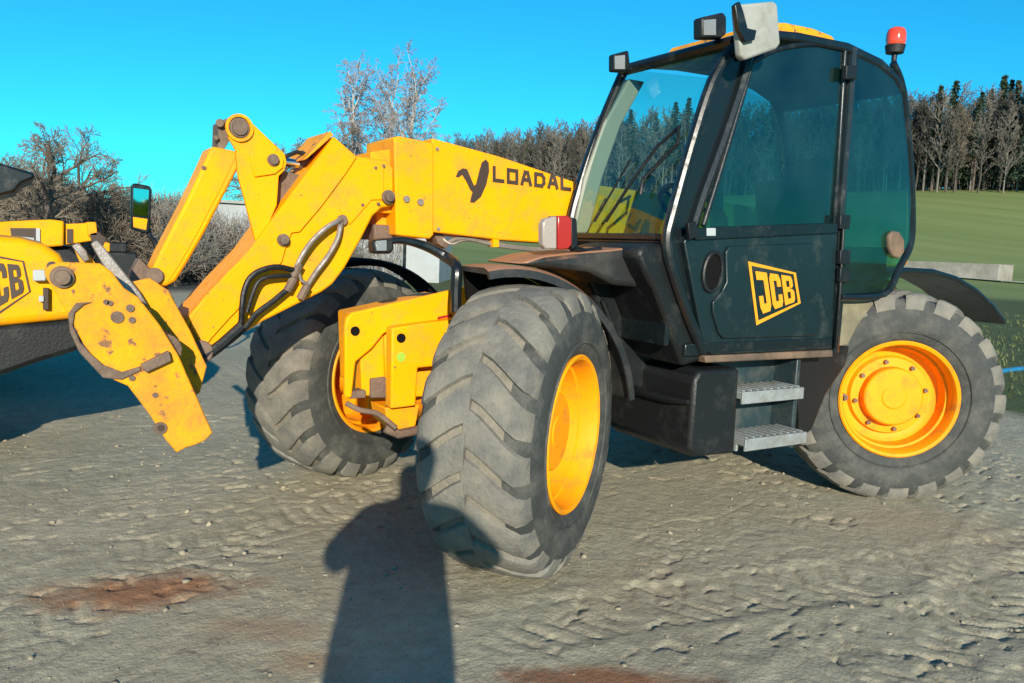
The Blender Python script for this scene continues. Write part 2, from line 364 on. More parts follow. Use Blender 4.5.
    c = mix(fd, c, fld)
    L.new(c, b.inputs['Base Color'])
    bp = N.new('ShaderNodeBump'); bp.inputs['Strength'].default_value = .55; bp.inputs['Distance'].default_value = .014
    hh = mth('ADD', noise(60, 6, .7), mth('MULTIPLY', noise(16, 6, .7), 1.6)); L.new(hh, bp.inputs['Height']); L.new(bp.outputs['Normal'], b.inputs['Normal'])
    return mm
me.materials.append(ground_material())

# loose clods and small stones
def clods():
    n = 2600; x = rng.uniform(-3.2, 4.4, n); y = rng.uniform(-3, 2.9, n)
    keep = (vn[1](x*1.5, y*1.5)+vn[3](x*4, y*4) > -.1); x = x[keep]; y = y[keep]; n = len(x)
    z = terrain(x, y)+near_detail(x, y)
    ico = [(0, 0, -1), (.72, -.53, -.45), (-.28, -.85, -.45), (-.89, 0, -.45), (-.28, .85, -.45), (.72, .53, -.45), (.28, -.85, .45), (-.72, -.53, .45), (-.72, .53, .45), (.28, .85, .45), (.89, 0, .45), (0, 0, 1)]
    fc = [(0, 1, 2), (1, 0, 5), (0, 2, 3), (0, 3, 4), (0, 4, 5), (1, 5, 10), (2, 1, 6), (3, 2, 7), (4, 3, 8), (5, 4, 9), (1, 10, 6), (2, 6, 7), (3, 7, 8), (4, 8, 9), (5, 9, 10), (6, 10, 11), (7, 6, 11), (8, 7, 11), (9, 8, 11), (10, 9, 11)]
    ico = np.array(ico); fc = np.array(fc)
    s = .0035+.011*rng.random(n)**5
    V = ico[None]*(s[:, None, None]*rng.uniform(.55, 1.4, (n, 12, 1)))*np.stack([rng.uniform(.8, 1.5, n), rng.uniform(.8, 1.5, n), rng.uniform(.5, .9, n)], 1)[:, None, :]
    V += np.stack([x, y, z+s*.2], 1)[:, None, :]
    F = fc[None]+(np.arange(n)*12)[:, None, None]
    me_ = bpy.data.meshes.new('mud_clods'); me_.from_pydata(V.reshape(-1, 3).tolist(), [], F.reshape(-1, 3).tolist())
    me_.materials.append(mat('dry_mud_clod', (.30, .27, .19), .95, 0, (.19, .165, .115), .5, 2, .35)); me_.shade_smooth()
    o = bpy.data.objects.new('mud_clods', me_); COL.objects.link(o); tag(o, 'loose crumbs of dry mud scattered over the churned yard', 'mud clods', kind='stuff')
clods()
def tufts():
    n = 16000; r = np.random.default_rng(12); x = r.uniform(-22, -4.6, n); y = r.uniform(-20, 1.5, n)
    k = vn[2](x*.7, y*.7)+vn[3](x*2.5, y*2.5) > -.15; x = x[k]; y = y[k]; n = len(x); z = terrain(x, y)
    hgt = r.uniform(.02, .07, n)*(1+1.2*(vn[4](x*.4, y*.4)+.2)); a_ = r.uniform(0, 6.28, n); l_ = r.uniform(-.06, .06, (n, 2)); w_ = .012
    V = np.stack([np.stack([x-np.cos(a_)*w_, y-np.sin(a_)*w_, z-.01], 1), np.stack([x+np.cos(a_)*w_, y+np.sin(a_)*w_, z-.01], 1), np.stack([x+l_[:, 0], y+l_[:, 1], z+hgt], 1)], 1).reshape(-1, 3)
    me_ = bpy.data.meshes.new('grass_tufts'); me_.from_pydata(V.tolist(), [], np.arange(3*n).reshape(-1, 3).tolist())
    me_.materials.append(mat('grass_blade', (.10, .13, .035), .8, 0, (.22, .20, .09), .5, .5, .3)); o = bpy.data.objects.new('grass_tufts', me_); COL.objects.link(o); tag(o, 'rough grass growing at the edge of the yard behind the rear wheel', 'grass', kind='stuff')
tufts()

# ------------------------------------------------------------------ trees
def branch_tree(h, spread, levels, trunk_r, seed, n0=7, ratio=.62, droop=0, up_=.35, bark=0, sides=(7, 5, 3, 3, 3), per=(0, 5, 5, 5, 4), start=.25, minr=.004):
    rd = random.Random(seed); T = MB(); C = MB()
    def grow(p, d, L, r, lv):
        segs = 5 if lv == 0 else (4 if lv == 1 else 3); pts = [p.copy()]; rs = [r]; q = p.copy(); dd = d.copy()
        for i in range(segs):
            dd = (dd+Vector((rd.uniform(-1, 1), rd.uniform(-1, 1), rd.uniform(-.6, .6)))*(.10 if lv == 0 else .26)+Vector((0, 0, (up_ if lv < 3 else 0)*.12-droop*(.16*lv)))).normalized()
            q = q+dd*(L/segs); pts.append(q.copy()); rs.append(max(minr, r*(1-.75*(i+1)/segs)))
        (T if lv <= 1 else C).tube(pts, rs, sides[min(lv, 4)], caps=False)
        if lv >= levels: return
        nb = n0 if lv == 0 else per[lv]
        for k in range(nb):
            t = start+(1-start)*(k+rd.random())/nb if lv == 0 else .2+.8*(k+rd.random())/nb
            f = t*segs; i = min(int(f), segs-1); bp = pts[i].lerp(pts[i+1], f-i)
            ax = (pts[i+1]-pts[i]).normalized(); pr = ax.orthogonal().normalized(); pr.rotate(Matrix.Rotation(rd.uniform(0, 6.28), 3, ax))
            an = R(rd.uniform(28, 62))*(spread if lv == 0 else 1); nd = (ax*math.cos(an)+pr*math.sin(an)).normalized()
            grow(bp, nd, L*ratio*rd.uniform(.65, 1.1)*(1.15-.5*t), max(minr, r*.5*(1.1-.5*t)), lv+1)
    grow(Vector((0, 0, -.1)), Vector((0, 0, 1)), h*.72, trunk_r, 0)
    return T, C
def put_tree(name, tc, mats, loc, rz, sc, label, cat, group=None, cache={}):
    key = id(tc)
    if key not in cache:
        a = tc[0].build('trunk', mats[0], fix=False); b = tc[1].build('crown', mats[1], fix=False, smooth=0)
        cache[key] = (a.data, b.data); bpy.data.objects.remove(a); bpy.data.objects.remove(b)
    e = empty(name, loc, rz=rz); e.scale = (sc, sc, sc)
    for nm, md in zip(('trunk', 'crown'), cache[key]):
        o = bpy.data.objects.new(nm, md); COL.objects.link(o); o.parent = e
    tag(e, label, cat, group); return e
def gz(x, y): return float(terrain(np.array([x]), np.array([y]))[0])
def conifer(h, seed, thin=False):
    rd = random.Random(seed); T = MB(); C = MB(); T.tube([(0, 0, -.3), (0, 0, h*.5), (.1, 0, h)], [h*.014, h*.009, .02], 6, caps=False)
    z = h*(.38 if thin else .16)
    while z < h*.985:
        t = 1-z/h; rr = (h*.27*(t**.75)+.15)*(1 if not thin else .75); nb = 12
        for k in range(nb):
            an = rd.uniform(0, 6.28); r_ = rr*rd.uniform(.55, 1.1)
            for j in range(7):
                s_ = (j+rd.random())/7; c = Vector((math.cos(an)*r_*s_, math.sin(an)*r_*s_, z-r_*s_*.35+rd.uniform(-.15, .15)))
                w_ = (.30+.35*(1-s_))*h/18*rd.uniform(.7, 1.3)
                v1 = Vector((rd.uniform(-1, 1), rd.uniform(-1, 1), rd.uniform(-.9, .1))).normalized()*w_; v2 = Vector((rd.uniform(-1, 1), rd.uniform(-1, 1), rd.uniform(-.6, .6))).normalized()*w_
                C.add([c-v1*.5, c+v2*.6, c+v1*.6], [(0, 1, 2)])
        z += h*.028
    return T, C
forest = [branch_tree(21, .7, 3, .20, 11+i, n0=22, ratio=.36, up_=1.0, start=.22, sides=(5, 3, 3, 3), per=(0, 8, 8), minr=.032) for i in range(5)]
con = [conifer(21, 31), conifer(19, 32), conifer(22, 33, True)]
fc_n = 0
def place_forest():
    rd = random.Random(5); pts = []
    for row in range(5):
        D = 186+row*5
        n = 58
        for k in range(n):
            px = 415+(1060-415)*(k+rd.random())/n
            pts.append((px, D+rd.uniform(-2.5, 2.5), row))
    for px, D, row in pts:
        x, y = PD(px, D/1.0); s = 1.0
        q = (px-900)/130
        isr = px > 880
        pc = .90 if px > 1000 else (.55 if px > 945 else .08)
        hs = np.interp(px, [415, 450, 520, 600, 760, 900, 940, 1000, 1060], [.90, 1.0, 1.02, 1.10, 1.16, 1.16, 1.13, 1.17, 1.24])*rd.uniform(.86, 1.08)
        if row == 0: hs *= .93
        if rd.random() < pc:
            i = rd.randrange(3); put_tree('conifer_tree', con[i], (M['bark'], M['needle'] if i != 1 else M['needle2']), (x, y, gz(x, y)-.2), rd.uniform(0, 6.28), hs*.98, 'dark green conifer standing in the wood at the top of the field', 'conifer', 'conifers in the wood above the field')
        else:
            i = rd.randrange(5); put_tree('bare_tree', forest[i], (M['birch_far'] if i == 0 else M['forest_bark'], (M['forest_twig2'], M['forest_twig'], M['twig'])[(0, 1, 2, 0, 1)[i]]), (x, y, gz(x, y)-.2), rd.uniform(0, 6.28), hs, 'leafless grey brown tree in the wood at the top of the field', 'tree', 'leafless trees in the wood above the field')
place_forest()
def thicket(name, label, px0, px1, D0, D1, h, n, wdt, mats, seed):
    r = np.random.default_rng(seed); px = r.uniform(px0, px1, n); D = r.uniform(D0, D1, n)
    d = fw[None, :2]+rt[None, :2]*((px-512)/FOC)[:, None]; d /= np.hypot(d[:, 0], d[:, 1])[:, None]
    x = CAM[0]+d[:, 0]*D; y = CAM[1]+d[:, 1]*D; z = terrain(x, y)
    hh = h*(1+.35*vn[2](x/h*.7, y/h*.7)+.25*vn[3](x/h*2, y/h*2))
    z0 = z+hh*r.random(n)**1.1*.86; L_ = h*r.uniform(.10, .26, n); ang = r.uniform(0, 6.28, n); ti = r.uniform(.05, .75, n)
    dx, dy, dz = np.cos(ang)*np.sin(ti)*L_, np.sin(ang)*np.sin(ti)*L_, np.cos(ti)*L_
    a2 = r.uniform(0, 6.28, n); wx, wy = np.cos(a2)*wdt, np.sin(a2)*wdt
    V = np.stack([np.stack([x-wx, y-wy, z0], 1), np.stack([x+wx, y+wy, z0], 1), np.stack([x+dx, y+dy, z0+dz], 1)], 1).reshape(-1, 3)
    me_ = bpy.data.meshes.new(name); me_.from_pydata(V.tolist(), [], np.arange(3*n).reshape(-1, 3).tolist())
    for q_ in mats: me_.materials.append(q_)
    me_.polygons.foreach_set('material_index', r.integers(0, len(mats), n)); o = bpy.data.objects.new(name, me_); COL.objects.link(o)
    tag(o, label, 'thicket', kind='stuff')
thicket('woodland_undergrowth', 'dense dark tangle of twigs and saplings inside the wood above the field', 400, 1090, 192, 216, 15, 42000, .16, (M['forest_bark'], M['forest_twig2'], M['needle'], M['forest_twig']), 3)
thicket('brush_at_wood_edge', 'low dark brush along the foot of the wood', 400, 1090, 190, 204, 4.5, 16000, .14, (M['forest_bark'], M['forest_twig'], M['needle']), 8)
thicket('hedge_undergrowth', 'dense tangle of brown and grey twigs filling the hedge behind the machines', -80, 205, 26, 29, 2.75, 26000, .016, (M['bark'], M['twig'], M['twig_grey'], M['bark']), 4)
thicket('shed_undergrowth', 'thin grey twigs growing up before the pale shed', 190, 400, 25, 27, 2.0, 5000, .010, (M['bark'], M['twig_grey'], M['twig']), 6)

apple = [branch_tree(3.6, 1.25, 4, .12, 3, n0=13, ratio=.60, up_=.25, start=.3, per=(0, 7, 7, 6), minr=.0042), branch_tree(3.6, 1.2, 4, .11, 8, n0=12, ratio=.6, up_=.3, start=.3, per=(0, 7, 7, 6), minr=.0042)]
birch = [branch_tree(12.6, .55, 4, .10, 21+i, n0=30, ratio=.38, up_=1.0, droop=.6, start=.2, per=(0, 10, 8, 6), minr=.008) for i in range(2)]
bush = [branch_tree(2.4, 1.0, 3, .05, 41+i, n0=20, ratio=.75, up_=.9, start=.02, per=(0, 7, 6, 4), minr=.006) for i in range(3)]
def at(px, D): x, y = PD(px, D); return (x, y, gz(x, y))
put_tree('apple_tree', apple[0], (M['bark'], M['twig']), at(40, 20), .4, 1.08, 'gnarled leafless fruit tree behind the yellow loader at the left edge', 'tree')
put_tree('apple_tree', apple[1], (M['bark'], M['twig']), at(-12, 22), 2.4, 1.0, 'leafless fruit tree cut by the left edge of the photo', 'tree')
put_tree('apple_tree', apple[1], (M['bark'], M['twig_grey']), at(80, 23), 3.2, 1.08, 'smaller leafless tree just right of the gnarled fruit tree', 'tree')
for (px, D, s, rz, lb, k_) in ((346, 40, .96, 0, 'tall leafless birch with pale trunk, leftmost of the three behind the boom elbow', 0), (396, 41, .97, 2.2, 'drooping leafless birch just above the front end of the boom', 1), (370, 44, 1.04, 4.0, 'leafless birch between its two neighbours behind the boom elbow', 1)):
    put_tree('birch_tree', birch[k_], (M['birch'], M['birch_twig']), at(px, D), rz, s, lb, 'birch', 'birches behind the boom elbow')
put_tree('bare_tree', apple[0], (M['bark'], M['birch_twig']), at(276, 36), 2.0, 1.75, 'spreading leafless tree seen between the lever and the boom arm', 'tree')
put_tree('bare_tree', apple[1], (M['bark'], M['birch_twig']), at(325, 38), 5.0, 1.9, 'leafless tree directly left of the birches', 'tree')
rd = random.Random(9)
for k in range(24):
    px = 62+k*12.3+rd.uniform(-5, 5); D = 24+rd.uniform(-1.5, 3)
    if px > 195: D = 24.5+rd.uniform(-1, 1)
    put_tree('bare_bush', bush[k % 3], (M['bark'], M['twig'] if k % 2 else M['twig_grey']), at(px, D), rd.uniform(0, 6), rd.uniform(.85, 1.05) if px < 190 else rd.uniform(.62, .85), 'brown leafless bush in the hedge behind the machines', 'bush', 'leafless bushes of the hedge')

# pale shed behind the bushes
sx0, sy0 = PD(437, 29.0); sx1, sy1 = PD(190, 31.5)
sh = empty('shed', (sx0, sy0, 0)); tag(sh, 'long pale grey shed behind the bushes, below the boom', 'shed')
dv = np.array([sx1-sx0, sy1-sy0]); Ls = np.hypot(*dv); dv /= Ls; nvv = np.array([dv[1], -dv[0]])
if nvv @ fh < 0: nvv = -nvv
b = MB(); b.prism([(sx0, sy0, -.1), (sx1, sy1, -.1), (sx1, sy1, 2.55), (sx0, sy0, 2.35)], (*(nvv*3.5), 0)); b.build('wall', M['shed'], sh)
b = MB(); b.prism([(sx0-dv[0]*.15-nvv[0]*.15, sy0-dv[1]*.15-nvv[1]*.15, 2.36), (sx1-nvv[0]*.15, sy1-nvv[1]*.15, 2.56), (sx1-nvv[0]*.15, sy1-nvv[1]*.15, 2.66), (sx0-dv[0]*.15-nvv[0]*.15, sy0-dv[1]*.15-nvv[1]*.15, 2.46)], (*(nvv*3.9), 0)); b.build('roof', M['grey'], sh)
for t in (1.25, 4.8, 8.4):
    b = MB(); b.box((sx0+dv[0]*t-nvv[0]*.06, sy0+dv[1]*t-nvv[1]*.06, 1.2), (.1, .1, 2.4)); b.build('post', M['blackp'], sh, bevel=.01)

# low concrete wall at the foot of the meadow
x0, y0 = PD(860, 76); x1, y1 = PD(991, 72)
dd = np.array([x1-x0, y1-y0]); dd /= np.hypot(*dd); pn = np.array([dd[1], -dd[0]])
if pn @ fh < 0: pn = -pn
zt = lambda px, py, D: CAM[2]+((ray(px, py)[2])/np.hypot(*ray(px, py)[:2]))*D
z1 = zt(990, 264, 72); z0 = zt(860, 259, 76)
b = MB(); b.prism([(x0, y0, gz(x0, y0)-.3), (x1, y1, gz(x1, y1)-.3), (x1, y1, z1), (x0, y0, z0)], (*(pn*3), 0))
o = b.build('concrete_wall', M['concrete'], bevel=.03); tag(o, 'weathered low grey concrete wall at the foot of the meadow, beyond the rear fender', 'wall')
# gravel track at the foot of the meadow
a0 = PD(905, 74); a1 = PD(1300, 66)
q = MB(); N_ = 30
for i in range(N_+1):
    t = i/N_; x = a0[0]+(a1[0]-a0[0])*t; y = a0[1]+(a1[1]-a0[1])*t
    for s_ in (0, 2.4):
        xx, yy = x+fh[0]*s_, y+fh[1]*s_; q.v.append((xx, yy, gz(xx, yy)+.12))
for i in range(N_): q.f.append((2*i, 2*i+2, 2*i+3, 2*i+1)); q.mi.append(0)
tag(q.build('gravel_track', mat('pale_gravel', (.42, .42, .34), .95)), kind='structure')
# blue hose at the right edge
pts = []
for px, py in ((985, 374), (1005, 371), (1024, 369), (1060, 368)):
    d = ray(px, py); t = (.02-CAM[2])/d[2]; pts.append(CAM+d*t)
b = MB(); b.tube(pts, .035, 8); o = b.build('blue_pipe', mat('blue_plastic', (.02, .17, .34), .4)); tag(o, 'blue plastic pipe lying on the grass at the right edge', 'pipe')

# ------------------------------------------------------------------ wheels
def wheel_meshes():
    yc = .185; n = 96; mp = lambda a: yc+(a-.21)*1.12
    T = MB()
    prof = [(.385, .315), (.400, .335), (.418, .37), (.428, .43), (.424, .49), (.408, .54), (.385, .572), (.34, .584), (.28, .592), (.21, .596)]
    prof = [(mp(a), r) for a, r in prof]
    full = prof+[(2*yc-a, r) for a, r in prof[-2::-1]]
    mis = [0]*7+[2]*(len(full)-1-14)+[0]*7
    T.lathe(full, (0, 0, 0), (0, 1, 0), n, mis=mis)
    rd = random.Random(4)
    NL = 21
    st = [(-.006, .616, .0), (.045, .617, .05), (.095, .614, .12), (.14, .609, .19), (.172, .597, .235), (.192, .570, .255), (.205, .530, .262)]
    base = [.598, .598, .592, .588, .578, .555, .520]
    for sgn in (1, -1):
        for k in range(NL):
            ph0 = 2*math.pi*(k+(0 if sgn > 0 else .5))/NL; hw0 = .116*rd.uniform(.94, 1.05); vs = []; wr = rd.uniform(-.004, .003)
            for i, (dy, r, sh) in enumerate(st):
                hw = hw0*(1.0-.12*min(i, 4)/4)*(1 if i < 5 else .92)
                jr = rd.uniform(-.0025, .002)
                for (a, rr) in ((-hw*1.12, base[i]-.012), (-hw, r+wr-.004+jr), (-hw*.6, r+wr+jr), (hw*.6, r+wr+jr), (hw, r+wr-.004+jr), (hw*1.12, base[i]-.012)):
                    ph = ph0-sh+a; vs.append((math.cos(ph)*rr, yc+sgn*dy*1.12, math.sin(ph)*rr))
            m_ = len(st); fs = []
            for i in range(m_-1):
                for j in range(5): fs.append((i*6+j, i*6+j+1, (i+1)*6+j+1, (i+1)*6+j))
            fs += [(0, 1, 2, 3, 4, 5), tuple((m_-1)*6+j for j in (5, 4, 3, 2, 1, 0))]
            T.add(vs, fs, 1)
    # sidewall ribs and raised bead line
    for yy, s_ in ((mp(.426), 1), (mp(-.006), -1)):
        for r_ in (.39,):
            T.lathe([(yy-.004*s_, r_-.006), (yy+.003*s_, r_-.002), (yy+.003*s_, r_+.002), (yy-.004*s_, r_+.006)], (0, 0, 0), (0, 1, 0), n, mi=0)
    Rm = MB()
    Rm.lathe([(.30, .318), (.385, .330), (.408, .338), (.416, .330), (.410, .316), (.385, .305), (.33, .300), (.325, .288), (.25, .280), (.235, .262), (.232, .235), (.262, .222), (.268, .16), (.268, .0005)], (0, 0, 0), (0, 1, 0), 80)
    Rm.lathe([(.10, .318), (-.005, .330), (-.028, .338), (-.036, .330), (-.030, .316), (-.005, .305), (.05, .298), (.06, .284), (.22, .274), (.226, .235), (.252, .218), (.255, .0005)], (0, 0, 0), (0, 1, 0), 80)
    H_ = MB(); H_.lathe([(.262, .172), (.320, .168), (.330, .158), (.331, .07), (.337, .064), (.337, .0005)], (0, 0, 0), (0, 1, 0), 48)
    H_.lathe([(.25, .0005), (.25, .14), (.10, .13), (.02, .12), (.02, .0005)], (0, 0, 0), (0, 1, 0), 32)
    B = MB()
    for k in range(8):
        an = 2*math.pi*k/8+.3; c = (math.cos(an)*.200, .264, math.sin(an)*.200); B.disc(c, (0, 1, 0), .013, .022, 6)
    B.disc((math.cos(.45)*.285, .30, math.sin(.45)*.285), (0, 1, 0), .022, .05, 10); B.disc((math.cos(.45)*.285, .35, math.sin(.45)*.285), (0, 1, 0), .010, .025, 8)
    return T, Rm, H_, B
WM = wheel_meshes()
wpro = empty('wheel')
WLOC = {}
w_parts = [WM[0].build('tyre', [M['rubber'], M['tread'], M['groove']], wpro, smooth=28, bevel=0), WM[1].build('rim', M['orange'], wpro, smooth=40), WM[2].build('hub', M['orange'], wpro, smooth=40, bevel=.003), *each(WM[3], 'wheel_bolt', M['rust'], wpro, smooth=30)]
def put_wheel(parent, x, y, z, th, spin, first=False):
    e = wpro if first else wpro.copy()
    if not first:
        COL.objects.link(e)
        for p_ in w_parts:
            c = p_.copy(); COL.objects.link(c); c.parent = e
    e.parent = parent; e.location = (x, y, z); e.rotation_euler = (0, spin, th); return e

TH = empty('telehandler'); tag(TH, 'large yellow and black telehandler with muddy tyres, its boom folded down at the front', 'telehandler')
put_wheel(TH, 1.375, .68, .60, R(35.4), .1, True)
put_wheel(TH, -1.375, .68, .60, R(-35.9), .5)
put_wheel(TH, 1.375, -.68, .60, R(204), .3)
put_wheel(TH, -1.375, -.68, .60, R(144.1), .9)

# ------------------------------------------------------------------ chassis
c = MB()
c.slab([(345, 326), (347, 318), (352, 313), (478, 284), (490, 300), (480, 320), (400, 326), (384, 334), (372, 349), (356, 362), (352, 398), (345, 398)], .36, .33)   # sloped side beam and front edge
c.slab([(392, 328), (418, 324), (466, 318), (480, 330), (480, 365), (440, 366), (418, 368), (416, 406), (391, 409)], .43, .36)
c.slab([(384, 322), (480, 300), (480, 395), (386, 398)], .32, -.30); c.slab([(360, 345), (384, 330), (386, 396), (362, 396)], .325, .10)
c.box((-.2, 0, .86), (3.4, .55, .34)); c.box((-1.5, 0, .80), (.6, .8, .5))
c.build('chassis', M['yellow'], TH, bevel=.008)
c = MB()
c.tube([(1.375, .46, .60), (1.375, .25, .62), (1.375, 0, .64), (1.375, -.25, .62), (1.375, -.46, .60)], [.10, .105, .17, .105, .10], 20)
for s in (1, -1):
    c.box((1.375, s*.58, .60), (.20, .20, .36)); c.disc((1.375, s*.68, .76), (0, 0, 1), .075, .06, 20); c.disc((1.375, s*.68, .38), (0, 0, 1), .075, .06, 20)
    c.tube([(1.375, s*.60, .60), (1.375, s*.68, .60)], .15, 20)
c.slab([(385, 408), (420, 404), (416, 425), (405, 438), (388, 425)], .38, .2)
c.build('front_axle', M['orange'], TH, bevel=.006)
c = MB()
c.tube([(-1.375, .46, .60), (-1.375, 0, .62), (-1.375, -.46, .60)], [.10, .16, .10], 20)
for s in (1, -1): c.box((-1.375, s*.58, .60), (.20, .20, .36))
c.build('rear_axle', M['orange'], TH, bevel=.006)
c = MB()
c.slab([(371, 379), (386, 377), (388, 398), (371, 398)], .345, .25); c.slab([(349, 392), (366, 390), (366, 398), (350, 399)], .35, .28)
c.slab([(373, 360), (389, 338), (389, 360)], .31, .295)
each(c, 'lock_bracket', M['rust'], TH, bevel=.004)
c = MB()
c.tube([P(346, 403, .40), P(360, 410, .42), P(378, 414, .45), P(396, 428, .48)], .012, 10); c.tube([P(385, 428, .40), P(398, 434, .42), P(418, 430, .40)], .022, 10)
each(c, 'steering_cylinder', M['rust'], TH)
c = MB()
for px, py in ((355, 329), (401, 336)): c.disc(P(px, py+2, .432 if px > 380 else .362), (0, 1, 0), .021, .004, 16)
each(c, 'chassis_hole_shade', M['void'], TH)  # flat black discs painted for the shade inside the holes
c = MB(); c.disc(P(401, 357, .4315), (0, 1, 0), .022, .0015, 12); c.build('round_decal', M['green_d'], TH)
c = MB(); c.slab([(438, 317), (452, 314), (452, 316.5), (438, 319.5)], .435, .43); c.build('chassis_slot', M['red'], TH)
# black under-structure and engine cover on the far side
c = MB(); c.box((-.45, -.62, .98), (1.4, .66, .62)); c.build('engine_cover', M['yellow'], TH, bevel=.05)
c = MB(); c.box((-.35, .1, .72), (1.4, 1.1, .42)); c.build('fuel_tank', M['black'], TH, bevel=.03)

# ------------------------------------------------------------------ boom
B1 = MB()
zt0, zb0 = P(575, 182, .08), P(575, 244, .08)
f1 = [P(432, 138, .08), P(500, 156.5, .08), P(575, 182, .08), (-1.72, .08, 1.66), (-1.72, .08, 1.36), P(575, 245, .08), P(500, 240, .08), P(432, 232, .08)]
f1 = [(q[0], .08, q[2]) for q in f1]
B1.prism(f1, (0, -.32, 0)); B1.build('boom', M['yellow'], TH, bevel=.008)
B1 = MB(); B1.slab([(394, 137), (400, 136), (434, 143), (434, 235), (430, 239), (396, 235)], .10, -.26); B1.build('boom_collar', M['yellow'], TH, bevel=.008)
B1 = MB(); B1.slab([(371, 152), (396, 148), (396, 214), (372, 212), (366, 200)], .045, -.20); B1.build('inner_boom', M['orange'], TH, bevel=.006)
B1 = MB(); B1.slab([(376, 211), (396, 205), (396, 226), (376, 226)], -.02, -.2); B1.build('shaded_boom_end', M['orange'], TH, bevel=.006)  # orange block stands in for the inner boom end lying in shade
B1 = MB(); B1.slab([(374, 224), (402, 226), (402, 240), (374, 240)], .02, -.2); B1.build('boom_hole_shade', M['rust'], TH, bevel=.01)  # dark rust block stands in for the shaded hole under the collar
B1 = MB()
for px, py in ((406, 199), (420, 202)): B1.disc(P(px, py, .10), (0, 1, 0), .016, .012, 12)
for px, py in ((437, 149), (438, 229)): B1.disc(P(px, py, .08), (0, 1, 0), .009, .008, 8)
each(B1, 'collar_bolt', M['steel'], TH)
# pipes hanging under the boom
B1 = MB()
B1.tube([P(436, 236, .0), P(446, 243, .02), P(462, 238, .04), P(500, 246, .05), P(545, 251, .05), P(600, 255, .05)], .011, 8)
B1.tube([P(436, 232, .0), P(442, 238, .02), P(452, 244, .04), P(470, 240, .04), P(520, 247, .04), P(560, 250, .05)], .008, 8)
each(B1, 'boom_pipe', M['steel'], TH)
B1 = MB(); B1.slab([(434, 232), (443, 234), (450, 244), (446, 249), (438, 244)], .03, -.1); B1.build('hose_bracket', M['rust'], TH, bevel=.004)
B1 = MB(); B1.slab([(493, 238), (499, 239), (499, 247), (493, 247)], .075, .02); B1.build('pipe_clip', M['yellow'], TH)

# gooseneck arm at the boom end
A = MB()
A.slab([(334, 136), (357, 156), (386, 160), (394, 168), (394, 206), (382, 208), (373, 216), (362, 238), (345, 268), (333, 284), (322, 292), (262, 322), (230, 342), (203, 366), (198, 360), (184, 322), (205, 297), (250, 250)], .10, -.22)
A.build('boom_arm', M['yellow'], TH, bevel=.010)
A = MB()
A.slab([(334, 136.5), (357, 157), (345, 175), (322, 206), (300, 232), (292, 233), (287, 244), (282, 262), (262, 285), (230, 318), (212, 338), (203, 350), (190, 325), (206, 299), (250, 251)], .112, .101)
A.slab([(360, 162), (384, 164), (384, 200), (372, 200), (350, 225), (340, 210), (345, 190)], .108, .101)
A.build('arm_doubler_plate', M['yellow'], TH, bevel=.003, seg=1)
A = MB(); A.prism([P(334, 135, .10), P(308, 158, .10), P(304, 160, .10), P(330, 131, .10)], (0, -.32, 0)); A.build('arm_top_plate', M['yellow_worn'], TH, bevel=.004)
A = MB(); A.prism([P(312, 150, -.02), P(326, 146, -.02), P(312, 166, -.02), P(304, 170, -.02)], (0, -.02, 0)); A.build('arm_gusset', M['yellow'], TH)
A = MB()
for px, py, r in ((283, 240, .022), (388, 197, .026)):
    q = P(px, py, .112); A.lathe([(0, r*1.25), (.012, r*1.25), (.014, r*.9), (.03, r*.85), (.032, .0005)], q, (0, 1, 0), 24)
for px, py in ((383, 166), (375, 168), (362, 205), (378, 204)): A.disc(P(px, py, .10), (0, 1, 0), .008, .012, 8)
each(A, 'arm_pin', M['rust'], TH)
# lower end of the arm
A = MB(); A.tube([P(201, 352, .16), P(201, 352, -.28)], .05, 18); A.slab([(184, 322), (198, 345), (207, 360), (196, 372), (182, 345), (176, 330)], .13, -.25); A.build('arm_foot', M['rust'], TH, bevel=.006)
# bell-crank lever
A = MB()
lev = [(228, 128), (229, 121), (234, 116), (241, 115), (248, 119), (285, 154), (287, 163), (284, 171), (279, 176), (277, 205), (262, 240), (256, 243), (245, 200), (238, 175), (236, 150), (229, 138)]
A.slab(lev, .07, .045); A.slab(lev, -.14, -.165)
A.tube([P(262, 225, .05), P(262, 225, -.15)], .03, 12); A.tube([P(252, 175, .05), P(252, 175, -.15)], .05, 12)
A.slab([(250, 155), (280, 152), (284, 160), (283, 168), (275, 174), (255, 177)], .082, .071)
A.build('lever', M['yellow'], TH, bevel=.004)
A = MB()
for px, py, r in ((239, 128, .042), (273, 160, .026)):
    q = P(px, py, .082 if px > 260 else .07); A.lathe([(0, r), (.010, r), (.012, r*.78), (.022, r*.75), (.024, .0005)], q, (0, 1, 0), 24)
each(A, 'lever_pin', M['rust'], TH)
A = MB(); q = P(239, 128, .07); A.lathe([(0, .058), (.014, .058), (.014, .046), (.002, .044)], q, (0, 1, 0), 28); A.build('lever_boss', M['orange'], TH)
